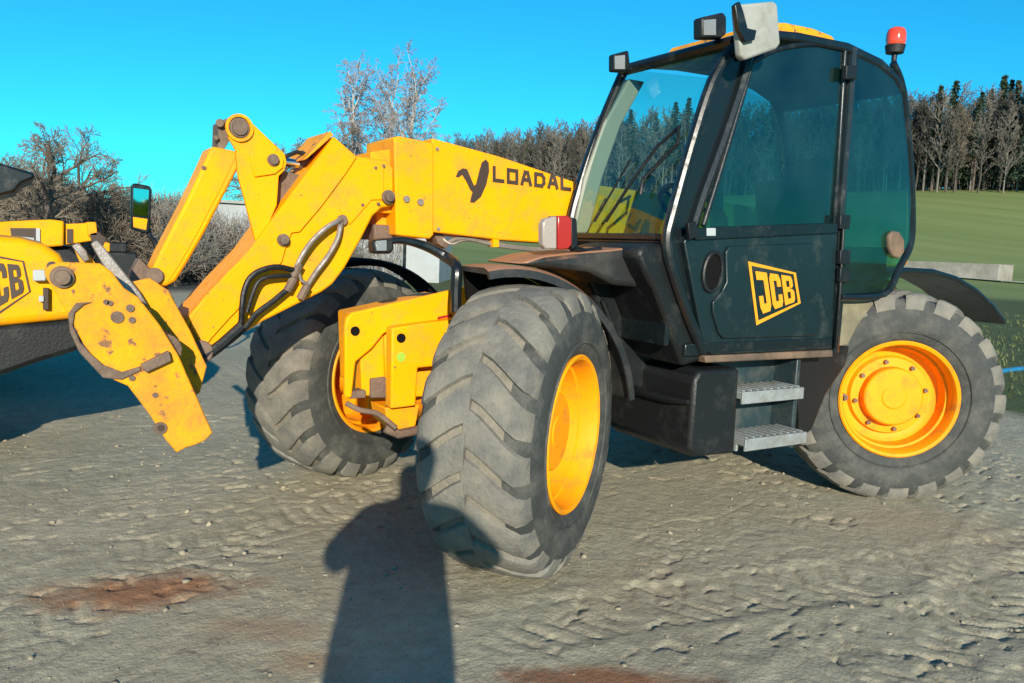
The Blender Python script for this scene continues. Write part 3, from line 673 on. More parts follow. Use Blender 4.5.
# front link
A = MB()
A.slab([(212, 146), (222, 148), (240, 152), (243, 160), (224, 196), (205, 232), (188, 262), (176, 281), (166, 287), (156, 283), (151, 272), (160, 252), (185, 204), (203, 166)], .045, -.145)
A.build('tilt_link', M['yellow'], TH, bevel=.012)
A = MB(); A.slab([(217, 152), (236, 156), (220, 190), (198, 232), (180, 264), (168, 282), (162, 278), (180, 245), (205, 196)], .049, .046); A.build('tilt_link_web', M['yellow'], TH, bevel=.002, seg=1)
A = MB()
A.slab([(219, 122), (227, 118), (230, 140), (224, 150), (218, 148)], .03, -.10); A.tube([P(220, 123, .06), P(220, 123, -.12)], .018, 10); A.tube([P(216, 138, .05), P(216, 138, -.1)], .012, 8)
A.tube([P(204, 168, .05), P(204, 168, .0)], .01, 8)
each(A, 'link_knuckle', M['rust'], TH, bevel=.003)
A = MB(); A.slab([(139, 258), (150, 268), (158, 284), (150, 302), (136, 304), (126, 294), (132, 272)], .0, -.10); A.tube([P(155, 276, .06), P(155, 276, -.15)], .035, 14)
A.slab([(146, 282), (168, 286), (182, 318), (176, 345), (160, 335), (142, 300)], -.02, -.08); A.build('lower_knuckle', M['rust'], TH, bevel=.005)
# tilt ram
A = MB(); A.tube([P(273, 160, -.045), P(312, 166, -.045)], .019, 16); A.build('ram_rod', M['chrome'], TH)
A = MB(); A.tube([P(300, 160, -.05), P(345, 172, -.05)], .045, 18); A.tube([P(262, 160, -.045), P(284, 161, -.045)], .034, 14)
A.slab([(283, 171), (305, 176), (292, 195), (278, 214), (277, 190)], .0, -.09); A.build('tilt_ram', M['rust'], TH)
A = MB(); A.tube([P(284, 157, .0), P(297, 152, .0), P(312, 156, .0)], .010, 8); A.build('ram_hose', M['black'], TH)
# pipes and hoses on the arm
A = MB()
A.tube([P(341, 220, .12), P(338, 221, .15), P(326, 228, .16), P(313, 240, .16), P(303, 254, .16), P(297, 266, .15), P(290, 282, .15)], .012, 10)
A.tube([P(341, 222, .12), P(340, 228, .15), P(337, 240, .15), P(328, 256, .15), P(316, 272, .15), P(306, 288, .14), P(300, 298, .14)], .012, 10)
A.tube([P(297, 266, .15), P(301, 280, .15), P(309, 285, .15)], .008, 8)
each(A, 'arm_pipe', M['steel'], TH)
A = MB()
for px, py, a_ in ((296, 270, 0), (290, 284, 0), (303, 292, 0)): A.tube([P(px-3, py+7, .15), P(px+4, py-6, .15)], .019, 8)
A.disc(P(342, 220, .112), (0, 1, 0), .024, .012, 14)
each(A, 'pipe_union', M['rust'], TH)
A = MB()
A.tube([P(296, 271, .15), P(278, 267, .16), P(262, 270, .16), P(250, 278, .16), P(244, 292, .16), P(242, 308, .16), P(240, 325, .15), P(228, 338, .15), P(212, 350, .15), P(200, 358, .15)], .013, 10)
A.tube([P(289, 288, .15), P(272, 302, .15), P(256, 314, .15), P(243, 330, .14), P(220, 349, .14), P(203, 361, .14)], .013, 10)
A.tube([P(296, 276, .15), P(280, 276, .16), P(262, 279, .16), P(254, 290, .16), P(247, 312, .15)], .010, 10)
A.tube([P(242, 326, .145), P(222, 344, .145), P(203, 358, .145)], .024, 10)
each(A, 'arm_hose', M['black'], TH)

# carriage at the end of the arm
K = MB()
K.slab([(46, 278), (44, 271), (50, 265), (62, 262), (100, 263.5), (112, 272), (124, 288), (138, 297), (160, 325), (178, 354), (213, 433), (205, 441), (196, 445), (186, 448), (177, 453), (166, 440), (150, 415), (128, 386), (114, 380), (100, 366), (84, 345), (68, 314), (54, 290)], .47, .44)
K.build('carriage_side_plate', M['yellow_worn'], TH, bevel=.006)
K = MB()
arc = [(93, 305), (82, 309), (75, 318), (76, 332), (83, 346), (94, 356), (105, 366), (122, 371), (140, 366)]
K.slab([(93, 302), (84, 305), (75, 313), (73, 326), (80, 342), (91, 354), (104, 365), (122, 372), (141, 366), (141, 371), (122, 380), (103, 378), (92, 366), (79, 352), (70, 332), (68, 314), (76, 303)][::-1], .479, .471)
K.slab([(141, 365), (169, 351), (172, 361), (146, 373)], .50, .471)
K.build('carriage_rib', M['rust'], TH, bevel=.004)
K = MB()
for px, py, r in ((62, 277, .026),):
    q = P(px, py, .47); K.lathe([(0, r*1.5), (.014, r*1.45), (.016, r), (.035, r*.95), (.037, .0005)], q, (0, 1, 0), 24)
for px, py, r in ((110, 303, .010), (117, 317, .022), (130, 308, .014), (132, 320, .012), (106, 302, .010), (132, 378, .011), (155, 395, .010), (160, 428, .024)):
    K.disc(P(px, py, .47), (0, 1, 0), r, .008 if r > .012 else .006, 14)
each(K, 'carriage_bolt', M['rust'], TH)
K = MB(); K.disc(P(161, 428, .478), (0, 1, 0), .013, .002, 12); K.build('pin_hole', M['mark'], TH)
K = MB(); K.slab([(91, 244), (97, 240), (104, 247), (140, 292), (148, 305), (143, 308), (128, 300), (112, 280)], .30, .27); K.build('carriage_hook', M['steel'], TH, bevel=.005)
K = MB(); K.slab([(104, 262), (112, 262), (142, 300), (170, 348), (166, 352), (150, 330), (126, 296)], .25, .22)
K.slab([(128, 283), (150, 278), (168, 290), (190, 330), (207, 366), (200, 393), (192, 398), (172, 352), (150, 315)], .26, .23); K.build('inner_carriage_plate', M['yellow_worn'], TH, bevel=.005)
K = MB()
for Yf in (-.24, -.47): K.slab([(73, 246), (79, 243), (86, 250), (96, 264), (128, 300), (160, 340), (175, 380), (165, 390), (110, 320), (84, 272)], Yf, Yf-.03)
K.build('far_carriage_plate', M['yellow_worn'], TH, bevel=.005)
K = MB(); K.slab([(72, 246), (78, 243), (86, 250), (90, 260), (84, 262)], -.20, -.24); K.build('far_carriage_hook', M['steel'], TH, bevel=.004)
K = MB()
q0 = P(62, 277, .44); K.tube([q0, (q0[0], -.5, q0[2])], .022, 14)
q0 = P(120, 300, .44); K.tube([q0, (q0[0]-.02, -.5, q0[2])], .035, 14)
q0 = P(165, 350, .44); K.tube([q0, (q0[0], -.5, q0[2])], .06, 14)
a_, b_ = P(150, 310, .44), P(195, 415, .44)
K.prism([a_, b_, b_+np.array([.02, 0, 0]), a_+np.array([.02, 0, 0])], (0, -.9, 0))
each(K, 'cross_tube', M['rust'], TH)

# ------------------------------------------------------------------ front lamp on its bracket
c = MB(); c.tube([P(456, 312, .64), P(456, 290, .64), P(457, 272, .64), (P(455, 264, .60)), P(446, 257, .52), P(430, 248, .5), P(412, 242, .5), P(398, 240, .5), P(388, 242, .5)], [.024]*5+[.022, .018, .016, .014], 10); c.build('lamp_bracket', M['blackp'], TH)
c = MB(); c.slab([(373, 240), (394, 238), (395, 250), (390, 254), (374, 254)], .54, .47); lh = c.build('headlamp', M['black'], TH, bevel=.012)
c = MB(); c.slab([(376, 241), (387, 240), (387, 251), (377, 251)], .552, .541); c.build('lens', M['lamp'], lh, bevel=.003)

# ------------------------------------------------------------------ fenders
def fender(cx, cy0, cy1, r, a0, a1, n, mats, name, lip=.05, zc=.6, sx=1):
    F = MB(); o = []
    for i in range(n+1):
        a = R(a0+(a1-a0)*i/n)
        for (y, rr) in ((cy0, r-lip*.3), (cy0, r), (cy0+.03, r+.012), (cy1-.03, r+.012), (cy1, r-.002), (cy1+.004, r-lip), (cy1-.008, r-lip), (cy1-.015, r-.015), (cy0+.02, r-.008), (cy0+.012, r-lip*.3)):
            o.append((cx+sx*math.cos(a)*rr, y, zc+math.sin(a)*rr))
    fs = []
    for i in range(n):
        for j in range(10): fs.append((i*10+j, i*10+(j+1) % 10, (i+1)*10+(j+1) % 10, (i+1)*10+j))
    fs += [tuple(range(10)), tuple(n*10+j for j in range(9, -1, -1))]
    F.add(o, fs); return F.build(name, mats, TH, smooth=50)
fender(1.375, .60, .87, .685, 79, 172, 26, M['dusttop'], 'front_fender', lip=.035)
fender(1.375, -1.08, -.78, .66, 55, 142, 20, M['void'], 'front_fender', lip=.03)
c = MB(); q = [P(560, 255, .80), P(620, 249, .80), P(652, 246, .80), P(655, 262, .80), P(610, 272, .80), P(575, 268, .80)]
c.prism([(a_[0], .84, a_[2]) for a_ in (P(520, 264, .84), P(545, 256, .84), P(570, 253, .84), P(610, 250, .84), P(652, 245, .84), P(664, 290, .84), P(615, 285, .84), P(590, 272, .84), P(555, 268, .84))], (0, -.32, 0)); c.build('front_cowl', M['dusttop'], TH, bevel=.03)
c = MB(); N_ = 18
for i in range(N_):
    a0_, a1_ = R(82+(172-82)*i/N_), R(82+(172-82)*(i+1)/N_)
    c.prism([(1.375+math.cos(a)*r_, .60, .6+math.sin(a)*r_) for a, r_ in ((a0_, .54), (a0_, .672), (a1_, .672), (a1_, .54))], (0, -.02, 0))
c.build('fender_shade_wall', M['void'], TH, smooth=0)  # black wall added for the shade between fender and tyre
c = MB(); c.slab([(637, 254), (642, 247), (664, 243), (672, 262), (703, 361), (683, 367), (655, 290), (646, 275)], .95, .45); c.build('cab_support_cowl', M['black'], TH, bevel=.025)
c = MB(); c.slab([(578, 262), (648, 254), (655, 285), (684, 366), (676, 398), (610, 382), (606, 330), (594, 292)], .62, .2); c.build('inner_fender_liner', M['black'], TH, bevel=.02)
c = MB(); c.tube([P(618, 297, .63), P(638, 330, .63), P(657, 366, .63)], [.012, .016, .008], 8); c.tube([P(602, 300, .63), P(614, 330, .63), P(622, 358, .63)], [.012, .018, .010], 8)
c.tube([P(634, 272, .66), P(642, 284, .68), P(645, 292, .66)], [.03, .045, .02], 10); each(c, 'liner_rib', M['black'], TH)
# rear fender
F = MB(); pr = [(868, 282), (888, 272), (908, 267.5), (935, 269), (958, 276), (978, 288), (994, 303), (1007, 320)]
pt = [P(a, b_, .86) for a, b_ in pr]; lo = [p_-np.array([0, 0, .035]) for p_ in pt]
lo = [q_+np.array([.0, 0, 0]) for q_ in lo]
F.prism(pt+lo[::-1], (0, -.38, 0)); F.build('rear_fender', M['blackp'], TH, bevel=.012)
F = MB()
for a, b_, c_, d_ in ((975, 292, 982, 320), (955, 284, 950, 300)): F.tube([P(a, b_, .6), P(c_, d_, .6)], .012, 8)
each(F, 'fender_stay', M['black'], TH)
fender(-1.375, -1.08, -.5, .74, 20, 130, 18, M['black'], 'rear_fender')

# ------------------------------------------------------------------ cab
YN, YF = .98, .12
c = MB()
prof = [(.32, 2.32), (.30, 2.375), (.18, 2.42), (-.1, 2.45), (-.47, 2.462), (-.75, 2.425), (-.92, 2.36), (-.985, 2.28), (-.955, 2.27), (-.88, 2.33), (-.73, 2.38), (-.46, 2.415), (-.1, 2.405), (.2, 2.375), (.27, 2.33)]
c.prism([(x, YN, z) for x, z in prof], (0, YF-YN, 0)); roof = c.build('cab_roof', M['blackp'], TH, bevel=.012)
c = MB(); pr = [(.10, 2.425), (.04, 2.487), (-.1, 2.512), (-.3, 2.520), (-.44, 2.508), (-.54, 2.455)]
c.prism([(x, .90, z) for x, z in pr], (0, -.68, 0)); c.build('roof_hatch', M['yellow_worn'], roof, bevel=.02)
c = MB()
# near side
Apl = [P(733, 48, .97), P(712, 82, .97), P(690, 150, .97), P(672, 215, .97), P(667, 238, .97), P(670, 262, .97), P(686, 310, .97), P(703, 352, .97)]
c.tube(Apl, .026, 10)
c.tube([P(749, 50, .95), P(742, 80, .95), P(722, 140, .95), P(700, 200, .95), P(688, 240, .95)], .030, 8)
c.tube([P(852, 48, .96), P(846, 130, .96), P(838, 232, .96), P(833, 352, .96)], .030, 8)
c.tube([P(893, 63, .96), P(903, 90, .96), P(909, 150, .96), P(912, 200, .96), P(911, 242, .96), P(900, 266, .96), P(884, 294, .96), P(840, 297, .96)], .020, 8)
# far side
fx = lambda q: (q[0], YF+.02, q[2])
c.tube([(.29, YF+.02, 2.34), (.42, YF+.02, 2.05), (.53, YF+.02, 1.75), (.60, YF+.02, 1.45), (.60, YF+.02, 1.0)], .026, 10)
c.tube([(-.45, YF+.02, 2.42), (-.5, YF+.02, 1.5), (-.52, YF+.02, 1.0)], .03, 8)
c.tube([(-.93, YF+.02, 2.33), (-1.06, YF+.02, 2.05), (-1.15, YF+.02, 1.6), (-1.14, YF+.02, 1.42), (-.96, YF+.02, 1.21)], .022, 8)
# cross members
c.tube([(.30, YN-.03, 2.345), (.30, YF+.03, 2.345)], .03, 8)
c.tube([(-.95, YN-.03, 2.31), (-.95, YF+.03, 2.31)], .022, 8)
c.tube([(-1.15, YN-.03, 1.44), (-1.15, YF+.03, 1.44)], .02, 8); c.tube([(-.96, YN-.03, 1.21), (-.96, YF+.03, 1.21)], .02, 8)
c.tube([(.60, YN-.03, 1.42), (.60, YF+.03, 1.42)], .025, 8)
c.slab([(733, 50), (748, 52), (742, 80), (722, 140), (698, 205), (686, 244), (668, 240), (672, 215), (690, 150), (712, 84)], .95, .93)
c.slab([(668, 236), (690, 238), (710, 350), (700, 352), (684, 306), (668, 262)], .955, .93)
c.build('cab_frame', M['blackp'], TH)
c = MB()
c.box((.02, YF-.0, 1.19), (1.16, .03, .50)); c.box((.585, (YN+YF)/2, 1.18), (.03, .78, .46)); c.box((-.05, .55, .93), (1.1, .84, .06)); c.box((-.60, .55, 1.03), (.04, .84, .24))
c.build('cab_lower_body', M['blackp'], TH, bevel=.006)
c = MB(); c.prism([(.28, YF+.015, 2.30), (.43, YF+.015, 2.05), (.545, YF+.015, 1.75), (.60, YF+.015, 1.46), (.50, YF+.015, 1.46), (.43, YF+.015, 1.75), (.32, YF+.015, 2.05), (.17, YF+.015, 2.30)], (0, .05, 0)); c.build('pillar_trim', M['trim'], TH, bevel=.01)
c = MB(); c.box((-.30, .24, 1.30), (.7, .20, .34)); c.box((-.84, .55, 1.36), (.34, .80, .16)); c.build('dark_console_filler', M['void'], TH, bevel=.03)  # console and rear shelf added in black to darken the lower cab
# windscreen, curved
def wpt(t, y, off=0):
    x = .60*(1-t)+.30*t+.035*math.sin(math.pi*t)+off; z = 1.44*(1-t)+2.335*t; return (x, y, z)
c = MB(); n = 12; vs = [wpt(i/n, y) for i in range(n+1) for y in (YF+.03, YN-.05)]
c.add(vs, [(2*i, 2*i+1, 2*i+3, 2*i+2) for i in range(n)]); c.build('windscreen', M['glass2'], TH)
c = MB(); c.tube([wpt(i/8, YF+.035, .006) for i in range(9)], .012, 6); c.tube([wpt(i/8, YN-.06, .006) for i in range(9)], .016, 6); c.tube([wpt(0, YF+.03, .01), wpt(0, YN-.06, .01)], .022, 6)
c.build('windscreen_seal', M['black'], TH)
def PWS(px, py, off=.02):                 # a point on the windscreen plane
    a = np.array([.60, 0, 1.44]); nn = np.array([.895, 0, .30]); d = ray(px, py); t = ((a-CAM)@nn)/(d@nn); q = CAM+d*t
    tt = (q[2]-1.44)/.895; q[0] += .035*math.sin(math.pi*min(max(tt, 0), 1))+off; return q
c = MB(); c.tube([PWS(690, 128, .03), PWS(668, 148, .035), PWS(640, 185, .035), PWS(612, 222, .03)], .008, 6); c.tube([PWS(690, 128, .04), PWS(690, 145, .04), PWS(655, 180, .045), PWS(650, 195, .035)], .009, 6)
c.tube([PWS(640, 160, .025), PWS(600, 222, .025)], .006, 6); each(c, 'wiper', M['black'], TH)
# door
dr = MB(); dr.slab([(684, 242), (690, 232), (838, 224), (832, 349), (712, 355), (703, 342)], .985, .945); door = dr.build('door', M['door'], TH, bevel=.006)
c = MB(); c.slab([(726, 252), (730, 246), (815, 243), (821, 250), (820, 331), (816, 336), (724, 339), (719, 333), (713, 312), (713, 302), (722, 292), (727, 282)], 1.000, .986); c.build('door_panel', M['door'], door, bevel=.008, seg=3)
c = MB(); c.slab([(692, 228), (838, 223), (838, 233), (696, 240)], 1.002, .986); c.slab([(705, 343), (832, 338), (832, 346), (709, 353)], .996, .986)
c.tube([P(752, 62, .965), P(743, 95, .965), (P(722, 165, .97)), P(703, 226, .975)], .014, 8); c.tube([P(751, 63, .965), P(775, 50, .965), P(810, 44, .965), P(845, 46, .965)], .014, 8)
c.tube([P(845, 48, .965), P(840, 130, .965), P(834, 226, .97)], .014, 8); c.build('door_frame', M['blackp'], door, bevel=.003)
c = MB(); c.slab([(753, 64), (775, 51), (810, 45), (845, 47), (834, 226), (703, 228), (722, 165), (743, 95)], .962, .958); c.build('door_window', M['glass'], door, smooth=0)
c = MB()
cc = P(713, 272, .992); ex, ez = P(722, 276, .992)-cc, P(709, 291, .992)-cc
c.tube([cc+ex*math.cos(t)*.95+ez*math.sin(t) for t in np.linspace(0, 2*math.pi, 24, endpoint=False)], .010, 8, closed=True); c.build('handle_rim', M['black'], door)
c = MB(); vs = [cc+ex*math.cos(t)*.95+ez*math.sin(t)-np.array([0, .003, 0]) for t in np.linspace(0, 2*math.pi, 24, endpoint=False)]; c.prism(vs, (0, -.003, 0)); c.build('handle_hole_shade', M['void'], door)  # flat black disc painted for the shade inside the handle hollow
c = MB(); c.slab([(688, 223), (696, 221), (699, 236), (690, 240)], 1.02, 1.0); c.slab([(707, 228), (716, 228), (716, 236), (707, 236)], 1.008, 1.003, mi=1); each(c, 'door_latch', [M['black'], M['whited']], door, bevel=.003)
c = MB()
for py in (65, 215, 250, 268): c.slab([(841 if py > 100 else 847, py), (851 if py > 100 else 858, py), (850 if py > 100 else 857, py+14), (840 if py > 100 else 846, py+14)], 1.012, .985)
c.tube([P(844, 215, 1.0), P(840, 290, 1.0), P(836, 348, 1.0)], .009, 8)
each(c, 'door_hinge', M['black'], door, bevel=.004)
# quarter glass
c = MB(); c.slab([(858, 56), (893, 68), (902, 92), (908, 150), (911, 200), (910, 240), (884, 292), (841, 294), (845, 225), (851, 130)], .972, .968); c.build('quarter_window', M['glass'], TH, smooth=0)
c = MB(); c.add([(-.95, YF+.03, 2.31), (-.95, YN-.03, 2.31), (-1.10, YN-.03, 1.85), (-1.10, YF+.03, 1.85), (-1.155, YN-.03, 1.44), (-1.155, YF+.03, 1.44), (-.96, YN-.03, 1.21), (-.96, YF+.03, 1.21)], [(0, 1, 2, 3), (3, 2, 4, 5), (5, 4, 6, 7)]); c.build('rear_window', M['glass1'], TH)
c = MB(); c.add([(-.47, YF, 2.41), (.29, YF, 2.36), (.60, YF, 1.44), (-.5, YF, 1.44)], [(0, 1, 2, 3)]); c.add([(-.49, YF, 2.40), (-.93, YF, 2.33), (-1.15, YF, 1.5), (-.96, YF, 1.22), (-.53, YF, 1.22)], [(0, 1, 2, 3, 4)]); c.build('far_window', M['glass3'], TH)
# interior
s_ = MB(); s_.box((-.45, .58, 1.30), (.48, .50, .14)); s_.box((-.66, .58, 1.56), (.13, .48, .52), (0, .22, 0)); s_.box((-.74, .58, 1.86), (.09, .28, .16), (0, .2, 0)); s_.box((-.42, .58, 1.12), (.36, .40, .26)); s_.build('seat', M['seat'], TH, bevel=.04, seg=3)
s_ = MB(); s_.box((.42, .56, 1.28), (.26, .62, .30), (0, -.2, 0)); s_.tube([(.34, .58, 1.35), (.16, .58, 1.58)], .03, 10); s_.build('dashboard', M['black'], TH, bevel=.03)
s_ = MB(); cw = Vector((.14, .58, 1.60)); ax = Vector((-.6, 0, .8)).normalized(); u = Vector((0, 1, 0)); v_ = ax.cross(u)
s_.tube([cw+(u*math.cos(t)+v_*math.sin(t))*.19 for t in np.linspace(0, 2*math.pi, 28, endpoint=False)], .014, 8, closed=True)
for t in (0, 2.1, 4.2): s_.tube([cw, cw+(u*math.cos(t)+v_*math.sin(t))*.19], .011, 6)
s_.build('steering_wheel', M['black'], TH)
# small cab fittings
c = MB(); c.slab([(890, 236), (894, 231), (900, 232), (905, 240), (905, 252), (900, 259), (894, 256), (890, 246)], 1.0, .97); c.build('rear_marker', M['dustblack'], TH, bevel=.01)
for nm, pts, Yn, Yf, mm in (('work_lamp', [(614, 54), (629, 50), (631, 68), (627, 72), (614, 71)], .30, .25, (615, 56, 625, 69)), ('work_lamp', [(702, 17), (724, 12), (727, 17), (727, 34), (722, 38), (702, 38)], .88, .82, (704, 20, 716, 35))):
    c = MB(); c.slab(pts, Yn, Yf); o = c.build(nm, M['black'], TH, bevel=.01)
    a_, b_, c_, d_ = mm; c = MB(); c.slab([(a_, b_), (c_, b_-1), (c_, d_), (a_, d_)], Yn+.004, Yn+.0005); c.build('lens', M['lamp'], o)
c = MB(); c.tube([P(622, 70, .25), (.29, .25, 2.34)], .012, 6); c.tube([P(716, 36, .82), (.27, .82, 2.38)], .012, 6); each(c, 'lamp_stalk', M['black'], TH)
c = MB(); c.slab([(737, 8), (741, 4), (774, 1), (778, 4), (781, 44), (777, 49), (746, 60), (741, 56)], 1.12, 1.08); mi_ = c.build('wing_mirror', M['grey'], TH, bevel=.012, seg=3)
c = MB(); c.slab([(735, 5), (740, 1), (744, 12), (748, 28), (757, 30), (755, 40), (746, 42), (739, 30)], 1.145, 1.121); c.tube([P(745, 36, 1.13), P(738, 48, 1.05), P(736, 60, .97)], .012, 8); c.build('mirror_clamp', M['blackp'], mi_, bevel=.004)
q = P(895, 49, .62); c = MB(); c.lathe([(-.12, .0005), (-.12, .014), (-.03, .016), (-.025, .050), (.02, .058), (.025, .0005)], q, (0, 0, 1), 24); be = c.build('beacon', M['black'], TH)
c = MB(); c.lathe([(.022, .052), (.05, .057), (.09, .055), (.112, .046), (.122, .030), (.124, .0005)], q, (0, 0, 1), 28); c.build('lens', M['orange_lens'], be)
c = MB(); c.tube([q+np.array([0, 0, -.06]), (q[0]+.05, .62, 2.33)], .011, 8); c.build('beacon_stalk', M['black'], be)
# front position lamp beside the windscreen
c = MB(); c.slab([(571, 217), (577, 219), (578, 246), (572, 250)], .86, .78); fl = c.build('position_lamp', M['black'], TH, bevel=.004)
c = MB(); c.slab([(543, 223), (546, 219), (557, 216), (557, 249), (546, 249), (543, 245)], .86, .82); c.build('clear_lens', M['white_lens'], fl, bevel=.006)
c = MB(); c.slab([(558, 216), (568, 215.5), (572, 219), (572, 245), (568, 249), (558, 249.5)], .862, .78); c.build('red_lens', M['red'], fl, bevel=.005)
c = MB(); c.tube([P(572, 248, .82), P(585, 252, .80), P(600, 250, .78)], .016, 8); c.build('lamp_arm', M['black'], fl)
# tank box and steps
c = MB(); c.prism([(.44, .98, .79), (.40, .98, .835), (.14, .98, .835), (.13, .98, .405), (.40, .98, .415), (.44, .98, .45)], (0, -.62, 0)); c.build('side_box', M['black'], TH, bevel=.02)
c = MB(); c.tube([PX(612, 386, .455), PX(640, 392, .46), PX(668, 399, .46), PX(688, 402, .452)], [.012, .02, .02, .012], 8); c.build('side_box_rib', M['black'], TH)
c = MB(); c.box((-.12, .78, .62), (.56, .03, .50)); c.box((-.34, .86, .62), (.03, .16, .48)); c.build('step_panel', M['tankb'], TH, bevel=.006)
c = MB(); c.slab([(705, 356), (833, 350), (833, 357), (706, 363)], .99, .5); c.build('sill', M['dustblack'], TH, bevel=.006)
for zz, yo in ((.70, 1.0), (.475, 1.04)):
    c = MB(); c.box((-.085, yo-.09, zz), (.45, .19, .035)); c.box((-.085, yo+.003, zz-.012), (.45, .012, .06))
    for k in range(9): c.box((-.285+k*.05, yo-.09, zz+.021), (.014, .17, .008))
    for xx in (.13, -.30): c.box((xx, yo-.12, zz-.02), (.015, .14, .07))
    c.build('step', M['alu'], TH, bevel=.003)
c = MB(); c.slab([(834, 300), (872, 298), (874, 304), (858, 325), (848, 345), (834, 347)], .90, .80); c.build('frame_gusset', mat('mud_caked_panel', (.21, .19, .12), .8, 0, (.10, .08, .05), .5, 10, .2), TH, bevel=.006)
c = MB(); c.slab([(797, 358), (850, 346), (846, 365), (826, 395), (812, 430), (800, 440)], .86, .55); c.build('rear_mudguard', M['black'], TH, bevel=.01)
c = MB(); c.box((-1.30, .15, 1.05), (.9, .9, .26)); c.slab([(893, 268), (908, 244), (912, 262), (906, 268)], .40, -.3); c.slab([(880, 294), (888, 276), (904, 290)], .55, .3); c.build('rear_cover', M['yellow'], TH, bevel=.04)

# ------------------------------------------------------------------ writing and emblems
class Decal:
    def __init__(s, quad, Y, rise): s.q = [np.array(P(a, b_, Y)) for a, b_ in quad]; s.r = rise; s.mb = MB(); s.k = 0   # quad TL TR BR BL
    def pt(s, u, v):
        a, b_, c_, d_ = s.q; return (a*(1-u)+b_*u)*v+(d_*(1-u)+c_*u)*(1-v)
    def poly(s, pts):
        s.k += 1; o = np.array([0, s.r+.00025*s.k, 0])
        for_ = []
        n = len(pts)
        s.mb.prism([s.pt(u, v)+o for u, v in pts], (0, -(s.r*.6), 0))
    def line(s, pts, wu, wv=None, closed=False):
        wv = wv or wu; pp = list(pts)+([pts[0]] if closed else [])
        for (u0, v0), (u1, v1) in zip(pp[:-1], pp[1:]):
            du, dv = (u1-u0), (v1-v0); l = math.hypot(du/wu, dv/wv); nx_, ny_ = -(dv/wv)/l*wu/2, (du/wu)/l*wv/2; ex, ey = du/wu/l*wu/2, dv/wv/l*wv/2
            s.poly([(u0-ex+nx_, v0-ey+ny_), (u1+ex+nx_, v1+ey+ny_), (u1+ex-nx_, v1+ey-ny_), (u0-ex-nx_, v0-ey-ny_)])
J_ = [[(0, 1), (1, 1), (1, .15), (.85, 0), (.15, 0), (0, .15), (0, .42), (.38, .42), (.38, .22), (.62, .22), (.62, .80), (0, .80)]]
C_ = [[(.15, 0), (.85, 0), (1, .15), (1, .38), (.64, .38), (.64, .2), (.36, .2), (.36, .8), (.64, .8), (.64, .62), (1, .62), (1, .85), (.85, 1), (.15, 1), (0, .85), (0, .15)]]
B_ = [[(0, 0), (.36, 0), (.36, 1), (0, 1)], [(.36, .82), (.64, .82), (.64, 1), (.36, 1)], [(.36, .42), (.64, .42), (.64, .60), (.36, .60)], [(.36, 0), (.64, 0), (.64, .18), (.36, .18)], [(.64, .55), (.80, .55), (.95, .63), (.95, .88), (.84, 1), (.64, 1)], [(.64, 0), (.86, 0), (1, .12), (1, .42), (.80, .52), (.64, .52)]]
def emblem(quad, Y, rise, mt, parent, name='emblem', w_=.055):
    D = Decal(quad, Y, rise)
    D.line([(0.02, .98), (.98, .98), (1.0, .04), (.0, .02)], w_, w_*1.1, closed=True)
    for k, L_ in enumerate((J_, C_, B_)):
        u0 = .115+k*.275
        for poly in L_:
            D.poly([(u0+u*.24, (.13)+v*(.74)) for u, v in poly])
    return D.mb.build(name, mt, parent, smooth=0)
emblem([(748, 262), (795, 273), (799, 304), (757, 324)], 1.000, .003, M['emblem'], door)
D = Decal([(492, 166), (569, 177.5), (569, 190.5), (492, 181.5)], .08, .003)
let = {'L': [([(0, 1), (0, 0), (1, 0)], 0)], 'O': [([(0, 0), (0, 1), (1, 1), (1, 0)], 1)], 'A': [([(0, 0), (.35, 1), (.65, 1), (1, 0)], 0), ([(.15, .36), (.85, .36)], 0)], 'D': [([(0, 0), (0, 1), (.75, 1), (1, .72), (1, .28), (.75, 0)], 1)]}
for k, ch in enumerate('LOADALL'):
    for pts, cl in let[ch]: D.line([((k+.14+u*.62)/5.75, .1+v*.8) for u, v in pts], .036, .25, closed=bool(cl))
D.mb.build('boom_lettering', M['mark'], TH, smooth=0)
D = Decal([(454, 159), (493, 159), (493, 205), (454, 205)], .08, .003)
D.poly([(.80, .99), (.88, .92), (.89, .72), (.82, .45), (.68, .18), (.50, .05), (.40, .06), (.44, .22), (.55, .45), (.63, .72), (.70, .92)])
D.poly([(.04, .62), (.10, .74), (.22, .80), (.32, .78), (.40, .62), (.50, .42), (.56, .46), (.48, .26), (.40, .34), (.30, .52), (.20, .66), (.10, .60)])
D.mb.build('bird_emblem', M['mark'], TH, smooth=0)

# ------------------------------------------------------------------ yellow loader at the left edge
L2 = empty('yellow_loader'); tag(L2, 'yellow loader cut by the left edge, rounded hood, dark emblem, black lower body', 'loader')
c = MB(); c.slab([(-420, 150), (-120, 212), (-30, 234), (20, 238), (44, 244), (60, 254), (70, 272), (77, 300), (80, 319), (0, 327), (-420, 375)], -1.5, -2.5); hood = c.build('hood', M['yellow'], L2, bevel=.05, seg=4)
c = MB(); c.slab([(-420, 373), (0, 326), (80, 318), (85, 335), (80, 350), (40, 362), (0, 376), (-420, 480)], -1.52, -2.5); c.build('lower_body', M['black'], L2, bevel=.03)
emblem([(-30, 250), (24, 261), (30, 293), (-24, 330)], -1.5, .005, M['mark'], hood, w_=.035)
c = MB(); c.slab([(33, 270), (46, 270), (46, 281), (33, 281)], -1.44, -1.5); c.build('marker_lamp', M['whited'], L2, bevel=.006)
c = MB(); c.slab([(43, 288), (49, 288), (49, 310), (43, 310)], -1.46, -1.5); c.slab([(39, 296), (44, 296), (44, 302), (39, 302)], -1.45, -1.5, mi=1); c.build('tail_lamp', [M['mark'], M['whited']], L2, bevel=.004)
